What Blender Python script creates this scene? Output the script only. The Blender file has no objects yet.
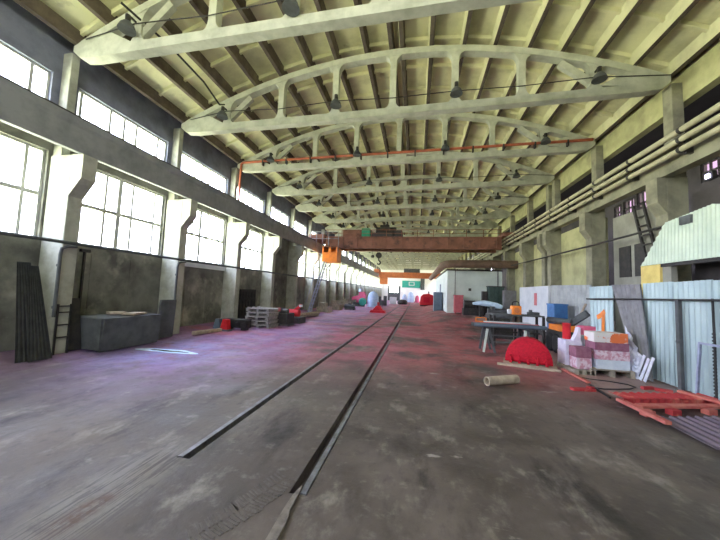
import bpy, bmesh, math, random
from mathutils import Vector, Matrix
random.seed(7)
R = random.Random(11)
SC = bpy.context.scene
COL = SC.collection
PI = math.pi

# ------------------------------------------------------------------ materials
def new_mat(name):
    m = bpy.data.materials.new(name); m.use_nodes = True
    nt = m.node_tree
    return m, nt, nt.nodes['Principled BSDF']
def mat(name, col, rough=.7, col2=None, scale=3., detail=6., lo=.4, hi=.65, bump=0., bscale=30., metal=0., spec=.4,
        stretch=(1, 1, 1), col3=None, scale3=1., lo3=.55, hi3=.7):
    """procedural surface: base colour broken up by one or two noise-driven stains, optional bump"""
    m, nt, b = new_mat(name)
    b.inputs['Roughness'].default_value = rough
    b.inputs['Metallic'].default_value = metal
    b.inputs['Specular IOR Level'].default_value = spec
    L = nt.links.new
    tc = nt.nodes.new('ShaderNodeTexCoord')
    mp = nt.nodes.new('ShaderNodeMapping'); mp.inputs['Scale'].default_value = stretch
    L(tc.outputs['Object'], mp.inputs['Vector'])
    def noise(sc, det):
        n = nt.nodes.new('ShaderNodeTexNoise'); n.inputs['Scale'].default_value = sc; n.inputs['Detail'].default_value = det
        n.inputs['Roughness'].default_value = .62
        L(mp.outputs[0], n.inputs['Vector']); return n
    def ramp(src, a, c):
        r = nt.nodes.new('ShaderNodeMapRange'); r.inputs['From Min'].default_value = a; r.inputs['From Max'].default_value = c
        L(src, r.inputs['Value']); return r.outputs[0]
    def mix(f, A, B):
        x = nt.nodes.new('ShaderNodeMix'); x.data_type = 'RGBA'
        L(f, x.inputs['Factor'])
        for s, v in ((6, A), (7, B)):
            if isinstance(v, tuple): x.inputs[s].default_value = (*v, 1)
            else: L(v, x.inputs[s])
        return x.outputs[2]
    out = col
    if col2: out = mix(ramp(noise(scale, detail).outputs[0], lo, hi), col, col2)
    if col3: out = mix(ramp(noise(scale3, 5).outputs[0], lo3, hi3), out, col3)
    if isinstance(out, tuple): b.inputs['Base Color'].default_value = (*out, 1)
    else: L(out, b.inputs['Base Color'])
    if bump:
        bp = nt.nodes.new('ShaderNodeBump'); bp.inputs['Strength'].default_value = bump; bp.inputs['Distance'].default_value = .02
        L(noise(bscale, 5).outputs[0], bp.inputs['Height']); L(bp.outputs[0], b.inputs['Normal'])
    return m

M = {}
M['truss'] = mat('limewashed_concrete', (.50, .52, .43), .85, (.37, .385, .31), 2.5, bump=.15)
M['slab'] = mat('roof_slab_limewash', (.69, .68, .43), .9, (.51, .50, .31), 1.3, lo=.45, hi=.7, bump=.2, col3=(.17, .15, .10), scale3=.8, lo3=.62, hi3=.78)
M['rib_shaded'] = mat('shaded_rib_concrete', (.085, .066, .055), .95, (.14, .115, .085), 3., bump=.2)  # shade on rib faces turned from the windows, put into the colour
M['wall_u'] = mat('flare_tinted_upper_wall', (.20, .215, .28), .9, (.12, .13, .175), 1.4, bump=.2)  # blue of the lens flare is put into the wall colour
M['wall_l'] = mat('grey_wall_panel', (.20, .20, .17), .9, (.09, .09, .078), 1.1, bump=.3, col3=(.38, .37, .30), scale3=.6)
M['col_l'] = mat('whitewashed_column', (.42, .43, .36), .85, (.27, .28, .23), 2., bump=.2)
M['beam_l'] = mat('crane_beam_concrete', (.27, .28, .29), .85, (.19, .20, .21), 2., bump=.1)
M['wall_r'] = mat('yellow_limewash', (.46, .455, .24), .9, (.31, .305, .165), 1.2, bump=.25, col3=(.24, .23, .14), scale3=.7, lo3=.58, hi3=.74)
M['col_r'] = mat('stained_column', (.28, .275, .19), .9, (.15, .145, .105), 1.5, bump=.2)
M['dark_wall'] = mat('unlit_dark_wall', (.07, .062, .06), .95, (.045, .04, .038), 1.)  # gloom of the unlit side is put into this near-black colour
M['aisle_grey'] = mat('grey_partition', (.34, .34, .28), .9, (.24, .24, .20), 1.2)
M['pipe_pale'] = mat('pale_pipe_lagging', (.46, .44, .29), .7, (.34, .325, .21), 3.)
M['end'] = mat('white_end_wall', (.90, .91, .89), .9, (.82, .83, .80), .6)
M['frame'] = mat('window_frame_paint', (.52, .53, .50), .6, (.42, .43, .40), 8.)
M['rust'] = mat('rusty_brown_paint', (.20, .085, .05), .65, (.30, .13, .08), 1.5, col3=(.09, .05, .035), scale3=2.)
M['rust_or'] = mat('orange_crane_paint', (.62, .20, .07), .6, (.48, .15, .06), 2.)
M['pipe_or'] = mat('red_orange_pipe_paint', (.45, .13, .06), .6, (.33, .09, .05), 3.)
M['orange'] = mat('orange_paint', (.85, .25, .03), .5, (.7, .2, .04), 4.)
M['dark'] = mat('dark_steel', (.035, .035, .035), .6, (.06, .055, .05), 6., metal=.3)
M['black'] = mat('black_rubber', (.02, .02, .02), .7)
M['steel'] = mat('grey_steel', (.30, .31, .32), .45, (.20, .20, .20), 5., metal=.7)
M['rail'] = mat('worn_rail_steel', (.22, .225, .25), .5, (.12, .115, .115), 6., metal=.5)
M['ductrust'] = mat('brown_duct_insulation', (.115, .075, .05), .75, (.17, .105, .07), 2., bump=.2)
M['red'] = mat('red_paint', (.62, .02, .03), .6, (.48, .012, .025), 5.)
M['redrough'] = mat('red_sprayed_steel', (.56, .008, .03), .85, (.40, .006, .02), 18., bump=.6, bscale=60.)
M['redrust'] = mat('red_oxide_plank', (.40, .04, .045), .7, (.36, .025, .03), 5., col3=(.58, .18, .13), scale3=3.)
M['plankor'] = mat('pinkish_orange_plank', (.52, .17, .13), .75, (.40, .08, .07), 5., stretch=(1, 1, 1))
M['wood'] = mat('weathered_timber', (.46, .38, .29), .85, (.30, .25, .19), 6., bump=.2)
M['pallet'] = mat('grey_brown_pallet_wood', (.36, .32, .25), .85, (.22, .2, .16), 8.)
M['palletwhite'] = mat('pale_grey_pallet_wood', (.36, .35, .34), .85, (.20, .195, .19), 8.)
M['white'] = mat('white_painted_sheet', (.62, .65, .68), .55, (.52, .56, .60), 2.)
M['corr_w'] = mat('white_blue_corrugated_steel', (.39, .49, .50), .5, (.29, .38, .40), 1.5, stretch=(1, 3, .5), metal=.25)
M['corr_g'] = mat('galvanised_corrugated_steel', (.36, .38, .38), .55, (.26, .28, .28), 2., metal=.2)
M['corr_d'] = mat('dull_grey_corrugated_steel', (.25, .25, .265), .65, (.19, .19, .20), 4., metal=.3)
M['canopy'] = mat('pale_green_corrugated_steel', (.56, .65, .52), .5, (.45, .55, .44), 1.5, metal=.1)
M['yellow'] = mat('yellow_plaster', (.74, .60, .20), .85, (.62, .48, .15), 4.)
M['bwhite'] = mat('white_lavender_block', (.66, .65, .76), .8, (.52, .50, .66), 5.)
M['bpink'] = mat('mottled_pink_block', (.50, .25, .32), .8, (.66, .54, .62), 9., lo=.45, hi=.55)
M['bpale'] = mat('pale_blue_white_block', (.60, .66, .74), .8, (.50, .57, .66), 5.)
M['bmauve'] = mat('dark_mauve_block', (.24, .09, .14), .8, (.31, .14, .20), 8.)
M['borange'] = mat('white_block_with_orange_paint', (.70, .66, .64), .8, (.74, .18, .06), 2.6, lo=.52, hi=.56)
M['purple'] = mat('purple_grey_corrugated_steel', (.12, .098, .13), .6, (.17, .125, .16), 3., metal=.1)
M['bluepl'] = mat('pale_blue_plastic_sheet', (.42, .60, .86), .4, (.62, .75, .92), 4., bump=.6, bscale=6.)
M['tarp'] = mat('pale_blue_tarpaulin', (.60, .76, .88), .45, (.45, .60, .74), 4., bump=.5, bscale=8.)
M['pink'] = mat('pink_red_paint', (.72, .14, .26), .6, (.6, .1, .2), 5.)
M['redcab'] = mat('faded_red_cabinet', (.58, .15, .17), .65, (.48, .11, .13), 4.)
M['teal'] = mat('teal_paint', (.05, .42, .34), .6, (.04, .34, .28), 3.)
M['green'] = mat('green_paint', (.03, .30, .16), .6, (.02, .22, .12), 4.)
M['bluecab'] = mat('blue_grey_cabinet', (.12, .16, .21), .55, (.09, .125, .17), 3.)
M['blue'] = mat('blue_paint', (.05, .17, .40), .6, (.04, .12, .3), 5.)
M['dkgreen'] = mat('dark_green_cabinet', (.06, .10, .085), .55, (.04, .07, .06), 4.)
M['cabin'] = mat('pale_green_white_cabin', (.64, .72, .66), .8, (.54, .62, .57), 1.)
M['bluesteel'] = mat('bluish_ladder_steel', (.34, .38, .52), .45, (.26, .29, .40), 8., metal=.4)
M['slate'] = mat('slate_grey_metal', (.10, .11, .115), .75, (.06, .066, .068), 3.)
M['lampw'] = mat('pale_enamel', (.55, .62, .56), .4)
M['puddle'] = mat('still_water', (.03, .03, .04), .03, spec=1.)
M['powder'] = mat('pale_blue_powder', (.62, .78, .95), .9, (.45, .60, .85), 6.)
M['damp'] = mat('damp_floor_rim', (.16, .15, .17), .12, spec=.9)
M['mud'] = mat('dried_mud', (.19, .165, .145), .95, (.12, .105, .09), 12.)
M['treadmud'] = mat('trodden_dirt', (.12, .105, .095), .95, (.075, .066, .06), 10.)
M['rustmud'] = mat('rusty_mud', (.115, .085, .065), .95, (.13, .105, .085), 9.)
M['dark_grate'] = mat('dark_slatted_sheet', (.028, .03, .031), .8, (.05, .052, .052), 5.)
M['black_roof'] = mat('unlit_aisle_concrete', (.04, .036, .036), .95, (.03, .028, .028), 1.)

def glass_mat(name, tint, refl, dust):
    m, nt, b = new_mat(name)
    nt.nodes.remove(b)
    o = nt.nodes['Material Output']
    tr = nt.nodes.new('ShaderNodeBsdfTransparent'); tr.inputs[0].default_value = (*tint, 1)
    gl = nt.nodes.new('ShaderNodeBsdfGlossy'); gl.inputs['Roughness'].default_value = .05
    tl = nt.nodes.new('ShaderNodeBsdfTranslucent'); tl.inputs[0].default_value = (.9, .92, .9, 1)
    a = nt.nodes.new('ShaderNodeMixShader'); a.inputs[0].default_value = refl
    c = nt.nodes.new('ShaderNodeMixShader'); c.inputs[0].default_value = dust
    nt.links.new(tr.outputs[0], a.inputs[1]); nt.links.new(gl.outputs[0], a.inputs[2])
    nt.links.new(a.outputs[0], c.inputs[1]); nt.links.new(tl.outputs[0], c.inputs[2])
    nt.links.new(c.outputs[0], o.inputs[0])
    return m
M['glass'] = glass_mat('dusty_window_glass', (.95, .97, 1.), .04, .03)
M['glass_dirty'] = glass_mat('dirty_lilac_glass', (.22, .17, .20), .05, .02)
M['film'] = mat('shiny_pale_film', (.62, .66, .80), .12, (.80, .84, .92), 6., spec=1., bump=.5, bscale=10.)

def emit(name, col, s):
    m, nt, b = new_mat(name)
    b.inputs['Base Color'].default_value = (*col, 1)
    b.inputs['Emission Color'].default_value = (*col, 1); b.inputs['Emission Strength'].default_value = s
    return m
M['lamp_on'] = emit('lit_lamp', (.62, .55, 1.), 14.)

def floor_mat():
    m, nt, b = new_mat('dusty_concrete_floor')
    L = nt.links.new; N = nt.nodes.new
    tc = N('ShaderNodeTexCoord'); sep = N('ShaderNodeSeparateXYZ'); L(tc.outputs['Object'], sep.inputs[0])
    def noise(sc, det=8, st=(1, 1, 1), rg=.65):
        mp = N('ShaderNodeMapping'); mp.inputs['Scale'].default_value = st; L(tc.outputs['Object'], mp.inputs[0])
        n = N('ShaderNodeTexNoise'); n.inputs['Scale'].default_value = sc; n.inputs['Detail'].default_value = det; n.inputs['Roughness'].default_value = rg
        L(mp.outputs[0], n.inputs['Vector']); return n.outputs[0]
    def mr(src, a, c, d=0., e=1.):
        r = N('ShaderNodeMapRange'); r.inputs[1].default_value = a; r.inputs[2].default_value = c; r.inputs[3].default_value = d; r.inputs[4].default_value = e
        r.interpolation_type = 'SMOOTHSTEP'; L(src, r.inputs[0]); return r.outputs[0]
    def mth(op, a, c):
        x = N('ShaderNodeMath'); x.operation = op; x.use_clamp = op == 'MULTIPLY'
        for i, v in enumerate((a, c)):
            if isinstance(v, float): x.inputs[i].default_value = v
            else: L(v, x.inputs[i])
        return x.outputs[0]
    def mix(f, A, B):
        x = N('ShaderNodeMix'); x.data_type = 'RGBA'; L(f, x.inputs[0])
        for s, v in ((6, A), (7, B)):
            if isinstance(v, tuple): x.inputs[s].default_value = (*v, 1)
            else: L(v, x.inputs[s])
        return x.outputs[2]
    base = mix(mr(noise(.55), .35, .65), (.062, .051, .045), (.135, .112, .097))
    base = mix(mr(noise(2.2, 8, (1, .6, 1)), .52, .72), base, (.22, .195, .17))          # pale worn scuffs
    base = mix(mr(noise(1.1, 7, (1.2, .4, 1)), .5, .68), base, (.036, .031, .029))        # oil-dark streaks
    # red oxide dust over the middle and far floor, thinning to nothing near the doorway end
    yy = mr(sep.outputs[1], 5.2, 10.5)
    red = mth('MULTIPLY', yy, mr(noise(.45, 7), .36, .56))
    red = mth('MULTIPLY', red, .8)
    base = mix(red, base, mix(mr(sep.outputs[0], 1.5, -3.), (.42, .115, .12), (.46, .12, .19)))
    # pinkish lilac left of the tracks: red dust plus blue sheen painted in
    lil = mth('MULTIPLY', mr(sep.outputs[0], -2.8, -4.6), mr(sep.outputs[1], 3.2, 7.))
    lil = mth('MULTIPLY', lil, mr(noise(.5, 6, (1, 1, 1)), .3, .58))
    base = mix(mth('MULTIPLY', lil, .85), base, (.25, .14, .29))
    # blue lens tint round the pale patch, put into the floor colour
    vd = N('ShaderNodeVectorMath'); vd.operation = 'DISTANCE'; L(tc.outputs['Object'], vd.inputs[0]); vd.inputs[1].default_value = (-6.9, 7.5, 0)
    bl = mth('MULTIPLY', mr(vd.outputs['Value'], 2.6, .3), mr(noise(1.2, 6), .34, .62))
    base = mix(mth('MULTIPLY', bl, .75), base, (.22, .24, .52))
    # wheel-drawn streaks of dry dirt running up to the end of the left rail
    ve = N('ShaderNodeVectorMath'); ve.operation = 'MULTIPLY'; L(tc.outputs['Object'], ve.inputs[0]); ve.inputs[1].default_value = (1, .42, 1)
    vd2 = N('ShaderNodeVectorMath'); vd2.operation = 'DISTANCE'; L(ve.outputs[0], vd2.inputs[0]); vd2.inputs[1].default_value = (-2.66, 1.02, 0)
    msk = mr(vd2.outputs['Value'], .48, .2)
    st = mth('MULTIPLY', msk, mr(noise(1., 3, (46, 1.6, 1), .5), .5, .58))
    base = mix(mth('MULTIPLY', msk, .55), base, (.21, .19, .165))
    base = mix(mth('MULTIPLY', st, .8), base, (.06, .05, .045))
    vr = N('ShaderNodeVectorMath'); vr.operation = 'DISTANCE'; L(ve.outputs[0], vr.inputs[0]); vr.inputs[1].default_value = (-2.62, .90, 0)
    base = mix(mth('MULTIPLY', mr(vr.outputs['Value'], .17, .03), mr(noise(6., 6), .35, .6)), base, (.085, .048, .03))
    # paler pinkish strip of floor under the stacked goods by the fence
    pad = mth('MULTIPLY', mr(sep.outputs[0], 3.82, 3.9), mr(sep.outputs[1], 6.7, 7.0))
    base = mix(mth('MULTIPLY', pad, .7), base, (.33, .235, .21))
    # cement spill marks right of the tracks
    sp = mth('MULTIPLY', mr(noise(1.3, 9, (.7, 1.6, 1)), .62, .68), mr(sep.outputs[0], -.6, .3))
    base = mix(mth('MULTIPLY', sp, .7), base, (.34, .315, .29))
    L(base, b.inputs['Base Color'])
    base = mix(mr(noise(7., 9, (1, .7, 1)), .5, .72, 0., .55), base, (.05, .044, .042))
    base = mix(mr(noise(5., 9, (.8, 1, 1)), .56, .75, 0., .5), base, (.25, .225, .20))
    L(base, b.inputs['Base Color'])
    L(mr(noise(1.1, 6), .35, .65, .45, .72), b.inputs['Roughness'])
    b.inputs['Specular IOR Level'].default_value = .28
    bp = N('ShaderNodeBump'); bp.inputs['Strength'].default_value = .35; bp.inputs['Distance'].default_value = .02
    L(noise(9., 9), bp.inputs['Height']); L(bp.outputs[0], b.inputs['Normal'])
    return m
M['floor'] = floor_mat()

def dado_mat():
    """grey wall panels with cast joints"""
    m = M['wall_l'].copy(); m.name = 'grey_wall_panel_jointed'
    return m

# ------------------------------------------------------------------ mesh builder
class MB:
    def __init__(s): s.v = []; s.f = []; s.sm = []
    def add(s, vs, fs, smooth=False):
        o = len(s.v); s.v += [tuple(p) for p in vs]
        for f in fs: s.f.append(tuple(o + i for i in f)); s.sm.append(smooth)
        return s
    def box(s, x0, x1, y0, y1, z0, z1):
        vs = [(x, y, z) for x in (x0, x1) for y in (y0, y1) for z in (z0, z1)]
        return s.add(vs, [(0, 1, 3, 2), (4, 6, 7, 5), (0, 4, 5, 1), (2, 3, 7, 6), (0, 2, 6, 4), (1, 5, 7, 3)])
    def obox(s, c, size, rz=0., rx=0., ry=0.):
        mt = Matrix.Translation(c) @ Matrix.Rotation(rz, 4, 'Z') @ Matrix.Rotation(rx, 4, 'X') @ Matrix.Rotation(ry, 4, 'Y')
        a, b, d = size[0] / 2, size[1] / 2, size[2] / 2
        vs = [mt @ Vector((x, y, z)) for x in (-a, a) for y in (-b, b) for z in (-d, d)]
        return s.add(vs, [(0, 1, 3, 2), (4, 6, 7, 5), (0, 4, 5, 1), (2, 3, 7, 6), (0, 2, 6, 4), (1, 5, 7, 3)])
    def beam(s, p, q, w, h, up=(0, 0, 1)):
        """square bar from p to q"""
        p, q = Vector(p), Vector(q); d = (q - p).normalized(); up = Vector(up)
        if abs(d.dot(up)) > .98: up = Vector((1, 0, 0))
        a = d.cross(up).normalized(); b = a.cross(d)
        vs = [c + a * (i * w / 2) + b * (j * h / 2) for c in (p, q) for i, j in ((-1, -1), (1, -1), (1, 1), (-1, 1))]
        return s.add(vs, [(3, 2, 1, 0), (4, 5, 6, 7), (0, 1, 5, 4), (1, 2, 6, 5), (2, 3, 7, 6), (3, 0, 4, 7)])
    def tube(s, pts, r, n=10, caps=True, hollow=0.):
        pts = [Vector(p) for p in pts]
        rs = r if isinstance(r, (list, tuple)) else [r] * len(pts)
        rings = []; a = None
        for i, p in enumerate(pts):
            d = (pts[min(i + 1, len(pts) - 1)] - pts[max(i - 1, 0)]).normalized()
            if a is None:
                a = d.cross(Vector((0, 0, 1)) if abs(d.z) < .95 else Vector((1, 0, 0))).normalized()
            else:
                a = (a - d * a.dot(d)).normalized()
            b = d.cross(a)
            rings.append([p + (a * math.cos(t) + b * math.sin(t)) * rs[i] for t in [2 * PI * k / n for k in range(n)]])
        vs = [v for rg in rings for v in rg]
        fs = [(i * n + k, i * n + (k + 1) % n, (i + 1) * n + (k + 1) % n, (i + 1) * n + k) for i in range(len(pts) - 1) for k in range(n)]
        s.add(vs, fs, True)
        if caps and not hollow:
            s.add(rings[0], [tuple(reversed(range(n)))]); s.add(rings[-1], [tuple(range(n))])
        if hollow:
            inner = [[p + (v - p) * hollow for v in rg] for p, rg in zip(pts, rings)]
            vs = [v for rg in inner for v in rg]
            s.add(vs, [tuple(reversed(f)) for f in fs], True)
            for e in (0, -1):
                s.add(rings[e] + inner[e], [(k, (k + 1) % n, n + (k + 1) % n, n + k) for k in range(n)])
        return s
    def lathe(s, c, prof, n=20, axis='Z'):
        """prof: (radius, height) pairs about an axis through c"""
        c = Vector(c); vs = []
        for r, h in prof:
            for k in range(n):
                t = 2 * PI * k / n; x, y = r * math.cos(t), r * math.sin(t)
                vs.append(c + (Vector((x, y, h)) if axis == 'Z' else Vector((x, h, y)) if axis == 'Y' else Vector((h, x, y))))
        fs = [(i * n + k, i * n + (k + 1) % n, (i + 1) * n + (k + 1) % n, (i + 1) * n + k) for i in range(len(prof) - 1) for k in range(n)]
        s.add(vs, fs, True)
        s.add(vs[:n], [tuple(reversed(range(n)))]); s.add(vs[-n:], [tuple(range(n))])
        return s
    def prism(s, prof, axis, a, b):
        """closed profile extruded along an axis from a to b; prof gives the two other coordinates in xyz order"""
        def P(u, v, w): return {'X': (w, u, v), 'Y': (u, w, v), 'Z': (u, v, w)}[axis]
        n = len(prof)
        vs = [P(u, v, a) for u, v in prof] + [P(u, v, b) for u, v in prof]
        s.add(vs, [tuple(range(n)), tuple(reversed(range(n, 2 * n)))] + [(k, n + k, n + (k + 1) % n, (k + 1) % n) for k in range(n)])
        return s
    def corr(s, p00, p10, p01, p11, n, amp, thick=.006, rows=1, kind='sine'):
        """corrugated sheet: waves run across from the 0-edge to the 1-edge; p00,p10 bottom, p01,p11 top"""
        p00, p10, p01, p11 = map(Vector, (p00, p10, p01, p11))
        nrm = (p10 - p00).cross(p01 - p00).normalized()
        m = n * 6; front = []; back = []
        for i in range(m + 1):
            u = i / m; ph = (i % 6) / 6
            if kind == 'sine': w = math.cos(2 * PI * u * n)
            else: w = (1 if ph < .3 or ph > .95 else -1 if .45 < ph < .85 else 0)
            for j in range(rows + 1):
                t = j / rows
                p = p00.lerp(p10, u).lerp(p01.lerp(p11, u), t) + nrm * (amp * w)
                front.append(p); back.append(p + nrm * thick)
        k = rows + 1; N = len(front)
        fs = []
        for i in range(m):
            for j in range(rows):
                a, b, c, d = i * k + j, (i + 1) * k + j, (i + 1) * k + j + 1, i * k + j + 1
                fs.append((a, d, c, b)); fs.append((N + a, N + b, N + c, N + d))
            fs.append((i * k, (i + 1) * k, N + (i + 1) * k, N + i * k))
            fs.append((i * k + rows, N + i * k + rows, N + (i + 1) * k + rows, (i + 1) * k + rows))
        for j in range(rows):
            fs.append((j, N + j, N + j + 1, j + 1)); a = m * k
            fs.append((a + j, a + j + 1, N + a + j + 1, N + a + j))
        return s.add(front + back, fs)
    def build(s, name, m, parent=None, bevel=0., recalc=True):
        off = Vector(parent.get('_base', (0, 0, 0))) if parent else Vector((0, 0, 0))
        me = bpy.data.meshes.new(name)
        me.from_pydata([Vector(v) - off for v in s.v], [], s.f)
        for p, f in zip(me.polygons, s.sm): p.use_smooth = f
        if recalc:
            bm = bmesh.new(); bm.from_mesh(me); bmesh.ops.recalc_face_normals(bm, faces=bm.faces); bm.to_mesh(me); bm.free()
        me.materials.append(M[m] if isinstance(m, str) else m)
        o = bpy.data.objects.new(name, me); COL.objects.link(o)
        if parent:
            o.parent = parent
            o['_base'] = tuple(off)
        if bevel:
            bv = o.modifiers.new('bevel', 'BEVEL'); bv.width = bevel; bv.segments = 2; bv.limit_method = 'ANGLE'; bv.angle_limit = .9
        return o

def tag(o, label, cat, group=None, kind=None):
    o['label'] = label; o['category'] = cat
    if group: o['group'] = group
    if kind: o['kind'] = kind
    return o
def thing(name, loc, label, cat, group=None):
    o = bpy.data.objects.new(name, None); COL.objects.link(o)
    o.location = loc; o['_base'] = tuple(loc); o.empty_display_size = .2
    return tag(o, label, cat, group)
def solid(name, mb, m, label, cat, group=None, bevel=0., kind=None):
    """a thing that is one mesh, origin at the base"""
    xs = [v[0] for v in mb.v]; ys = [v[1] for v in mb.v]; zs = [v[2] for v in mb.v]
    c = Vector(((min(xs) + max(xs)) / 2, (min(ys) + max(ys)) / 2, min(zs)))
    mb.v = [Vector(v) - c for v in mb.v]
    o = mb.build(name, m, None, bevel); o.location = c
    return tag(o, label, cat, group, kind)
def struct(name, mb, m, parent=None, bevel=0.):
    o = mb.build(name, m, parent, bevel)
    if not parent: o['kind'] = 'structure'
    return o
def dup(root, loc, label=None, group=None):
    r = root.copy(); COL.objects.link(r); r.location = loc; r['_base'] = tuple(loc)
    if label: r['label'] = label
    if group: r['group'] = group
    for ch in list(root.children):
        c = ch.copy(); COL.objects.link(c); c.parent = r
        for g in ch.children:
            d = g.copy(); COL.objects.link(d); d.parent = c
    return r
ORD = ['zeroth', 'first', 'second', 'third', 'fourth', 'fifth', 'sixth', 'seventh', 'eighth', 'ninth', 'tenth', 'eleventh', 'twelfth',
       'thirteenth', 'fourteenth', 'fifteenth', 'sixteenth', 'seventeenth', 'eighteenth', 'nineteenth', 'twentieth', 'twenty-first']

# ------------------------------------------------------------------ layout of the hall (metres; y runs down the hall)
BAY = 3.6
def YK(k): return 5.758 + BAY * (k - 1)
Y0, Y1 = -5.0, 75.0
XL, XR = -9.15, 7.1                    # inner faces of the long walls
KN = 20
def tilt(x): return .018 * (x + .95)   # the roof has settled a little to one side
def roof(x): return 8.1 + 1.82 * (1 - ((x + .95) / 7.75) ** 2) + tilt(x)   # underside of the roof ribs

# floor, with two rail slots
def floor():
    mb = MB()
    xs = [-9.4, -9.15, -7.9, -2.53, -2.37, -1.11, -.94, 15.]
    zl = {-9.4: .25, -9.15: .22}
    def strip(x0, x1, y0, y1, z=None):
        a = zl.get(x0, 0) if z is None else z; c = zl.get(x1, 0) if z is None else z
        mb.add([(x0, y0, a), (x1, y0, c), (x1, y1, c), (x0, y1, a)], [(0, 1, 2, 3)])
    for a, c in zip(xs[:-1], xs[1:]):
        slot = (a, c) in ((-2.53, -2.37), (-1.11, -.94))
        if not slot: strip(a, c, Y0, Y1 + .4)
        else:
            ys = 3.0 if a < -2 else 2.75
            strip(a, c, Y0, ys); strip(a, c, ys, Y1 + .4, -.12)
            for x in (a, c): mb.add([(x, ys, -.12), (x, Y1, -.12), (x, Y1, 0), (x, ys, 0)], [(0, 1, 2, 3)])
            mb.add([(a, ys, -.12), (c, ys, -.12), (c, ys, 0), (a, ys, 0)], [(0, 1, 2, 3)])
    o = struct('floor', mb, 'floor')
    return o
floor()
for x, ys, lab in ((-2.49, 3.01, 'left steel track rail sunk in the floor, pale top beside a dark slot'),
                   (-.98, 2.76, 'right steel track rail sunk in the floor, ending in mud near the camera')):
    dx = 0
    mb = MB()
    mb.box(x - .03, x + .03, ys, Y1 - .1, -.06, .008); mb.box(x - .025, x + .025, ys, Y1 - .1, -.119, -.06)
    solid('track_rail', mb, 'rail', lab, 'rail', 'floor track rails')

# ceiling: ribbed slabs following the curve of the trusses
def ceiling():
    mb = MB(); shaded = MB()
    ribs = [-8.75, -7.83, -6.86, -5.85, -4.9, -3.85, -2.9, -1.85, -1.02, -.66, .28, 1.3, 2.22, 3.2, 4.1, 5.02, 5.96, 6.85]
    xs = [-9.4] + [-8.9 + .5 * i for i in range(33)] + [7.4]
    top = lambda x: roof(max(min(x, 6.9), -8.8)) + .31
    for a, c in zip(xs[:-1], xs[1:]):
        mb.add([(a, Y0 - .3, top(a)), (c, Y0 - .3, top(c)), (c, Y1 + .3, top(c)), (a, Y1 + .3, top(a)),
                (a, Y0 - .3, top(a) + .12), (c, Y0 - .3, top(c) + .12), (c, Y1 + .3, top(c) + .12), (a, Y1 + .3, top(a) + .12)],
               [(3, 2, 1, 0), (4, 5, 6, 7), (0, 1, 5, 4), (2, 3, 7, 6), (1, 2, 6, 5), (3, 0, 4, 7)])
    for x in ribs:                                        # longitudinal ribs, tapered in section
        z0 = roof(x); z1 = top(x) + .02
        shaded.prism([(x - .055, z0), (x + .065, z0), (x + .11, z1), (x - .085, z1)], 'Y', Y0 - .2, Y1 + .2)
        mb.prism([(x - .066, z0 + .004), (x - .056, z0), (x - .086, z1), (x - .098, z1)], 'Y', Y0 - .2, Y1 + .2)    # window side in slab limewash, its lit tone kept in the colour
    k = Y0
    while k < Y1:                                         # shallow cross ribs between them
        for a, c in zip(ribs[:-1], ribs[1:]):
            if c - a > .5:
                mb.add([(a, k - .04, top(a) - .10), (c, k - .04, top(c) - .10), (c, k + .04, top(c) - .10), (a, k + .04, top(a) - .10),
                        (a, k - .06, top(a) + .01), (c, k - .06, top(c) + .01), (c, k + .06, top(c) + .01), (a, k + .06, top(a) + .01)],
                       [(3, 2, 1, 0), (0, 1, 5, 4), (2, 3, 7, 6)])
        k += BAY / 3
    struct('ceiling', mb, 'slab'); struct('ceiling_ribs', shaded, 'rib_shaded')
ceiling()

# ------------------------------------------------------------------ left wall and windows
LW = (.60, 3.55); TW = (.45, 3.46)
solid_bays = {4}
def wall_left():
    mb = MB(); T = (-9.4, XL)
    up = MB()
    mb.box(*T, Y0, Y1, -.2, 2.88); mb.box(*T, Y0, Y1, 5.12, 5.6); up.box(*T, Y0, Y1, 5.6, 6.23); up.box(*T, Y0, Y1, 7.12, 8.75)
    for k in range(-2, KN + 1):
        y = YK(k)
        e = min(y + BAY + LW[0], Y1); 
        if y + LW[1] < Y1: mb.box(*T, max(y + LW[1], Y0), e, 2.88, 5.12)
        if y + TW[1] < Y1: up.box(*T, max(y + TW[1], Y0), min(y + BAY + TW[0], Y1), 6.23, 7.12)
        if k in solid_bays: mb.box(*T, y + LW[0], y + LW[1], 2.88, 5.12)
    # cast panel joints stand slightly proud of the face
    for z in (.95, 1.95): mb.box(XL, XL + .012, Y0, Y1, z, z + .03)
    for k in range(-1, KN):
        for f in (1.2, 2.4): mb.box(XL, XL + .012, YK(k) + f, YK(k) + f + .025, .1, 2.88)
    struct('wall_left', mb, 'wall_l'); struct('wall_left_upper', up, 'wall_u')
wall_left()
wn = 0
def window(y0, y1, z0, z1, mulls, bars, thick, x=-9.28, m='frame', g='glass'):
    global wn; wn += 1
    root = bpy.data.objects.new('window_%d' % wn, None); COL.objects.link(root)
    root.location = (x, (y0 + y1) / 2, z0); root['_base'] = (x, (y0 + y1) / 2, z0); root['kind'] = 'structure'
    mb = MB(); d = .05
    mb.box(x - d, x + d, y0, y1, z0, z0 + .06); mb.box(x - d, x + d, y0, y1, z1 - .06, z1)
    mb.box(x - d, x + d, y0, y0 + .06, z0 + .06, z1 - .06); mb.box(x - d, x + d, y1 - .06, y1, z0 + .06, z1 - .06)
    for yy in mulls: 
        w = .065 if yy in thick else .035
        mb.box(x - d * .9, x + d * .9, yy - w, yy + w, z0 + .06, z1 - .06)
    for z in bars: mb.box(x - d * .8, x + d * .8, y0 + .06, y1 - .06, z - .05, z + .05)
    mb.build('window_frame', m, root)
    MB().box(x - .006, x + .006, y0 + .03, y1 - .03, z0 + .03, z1 - .03).build('window_pane', g, root)
    return root
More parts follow.
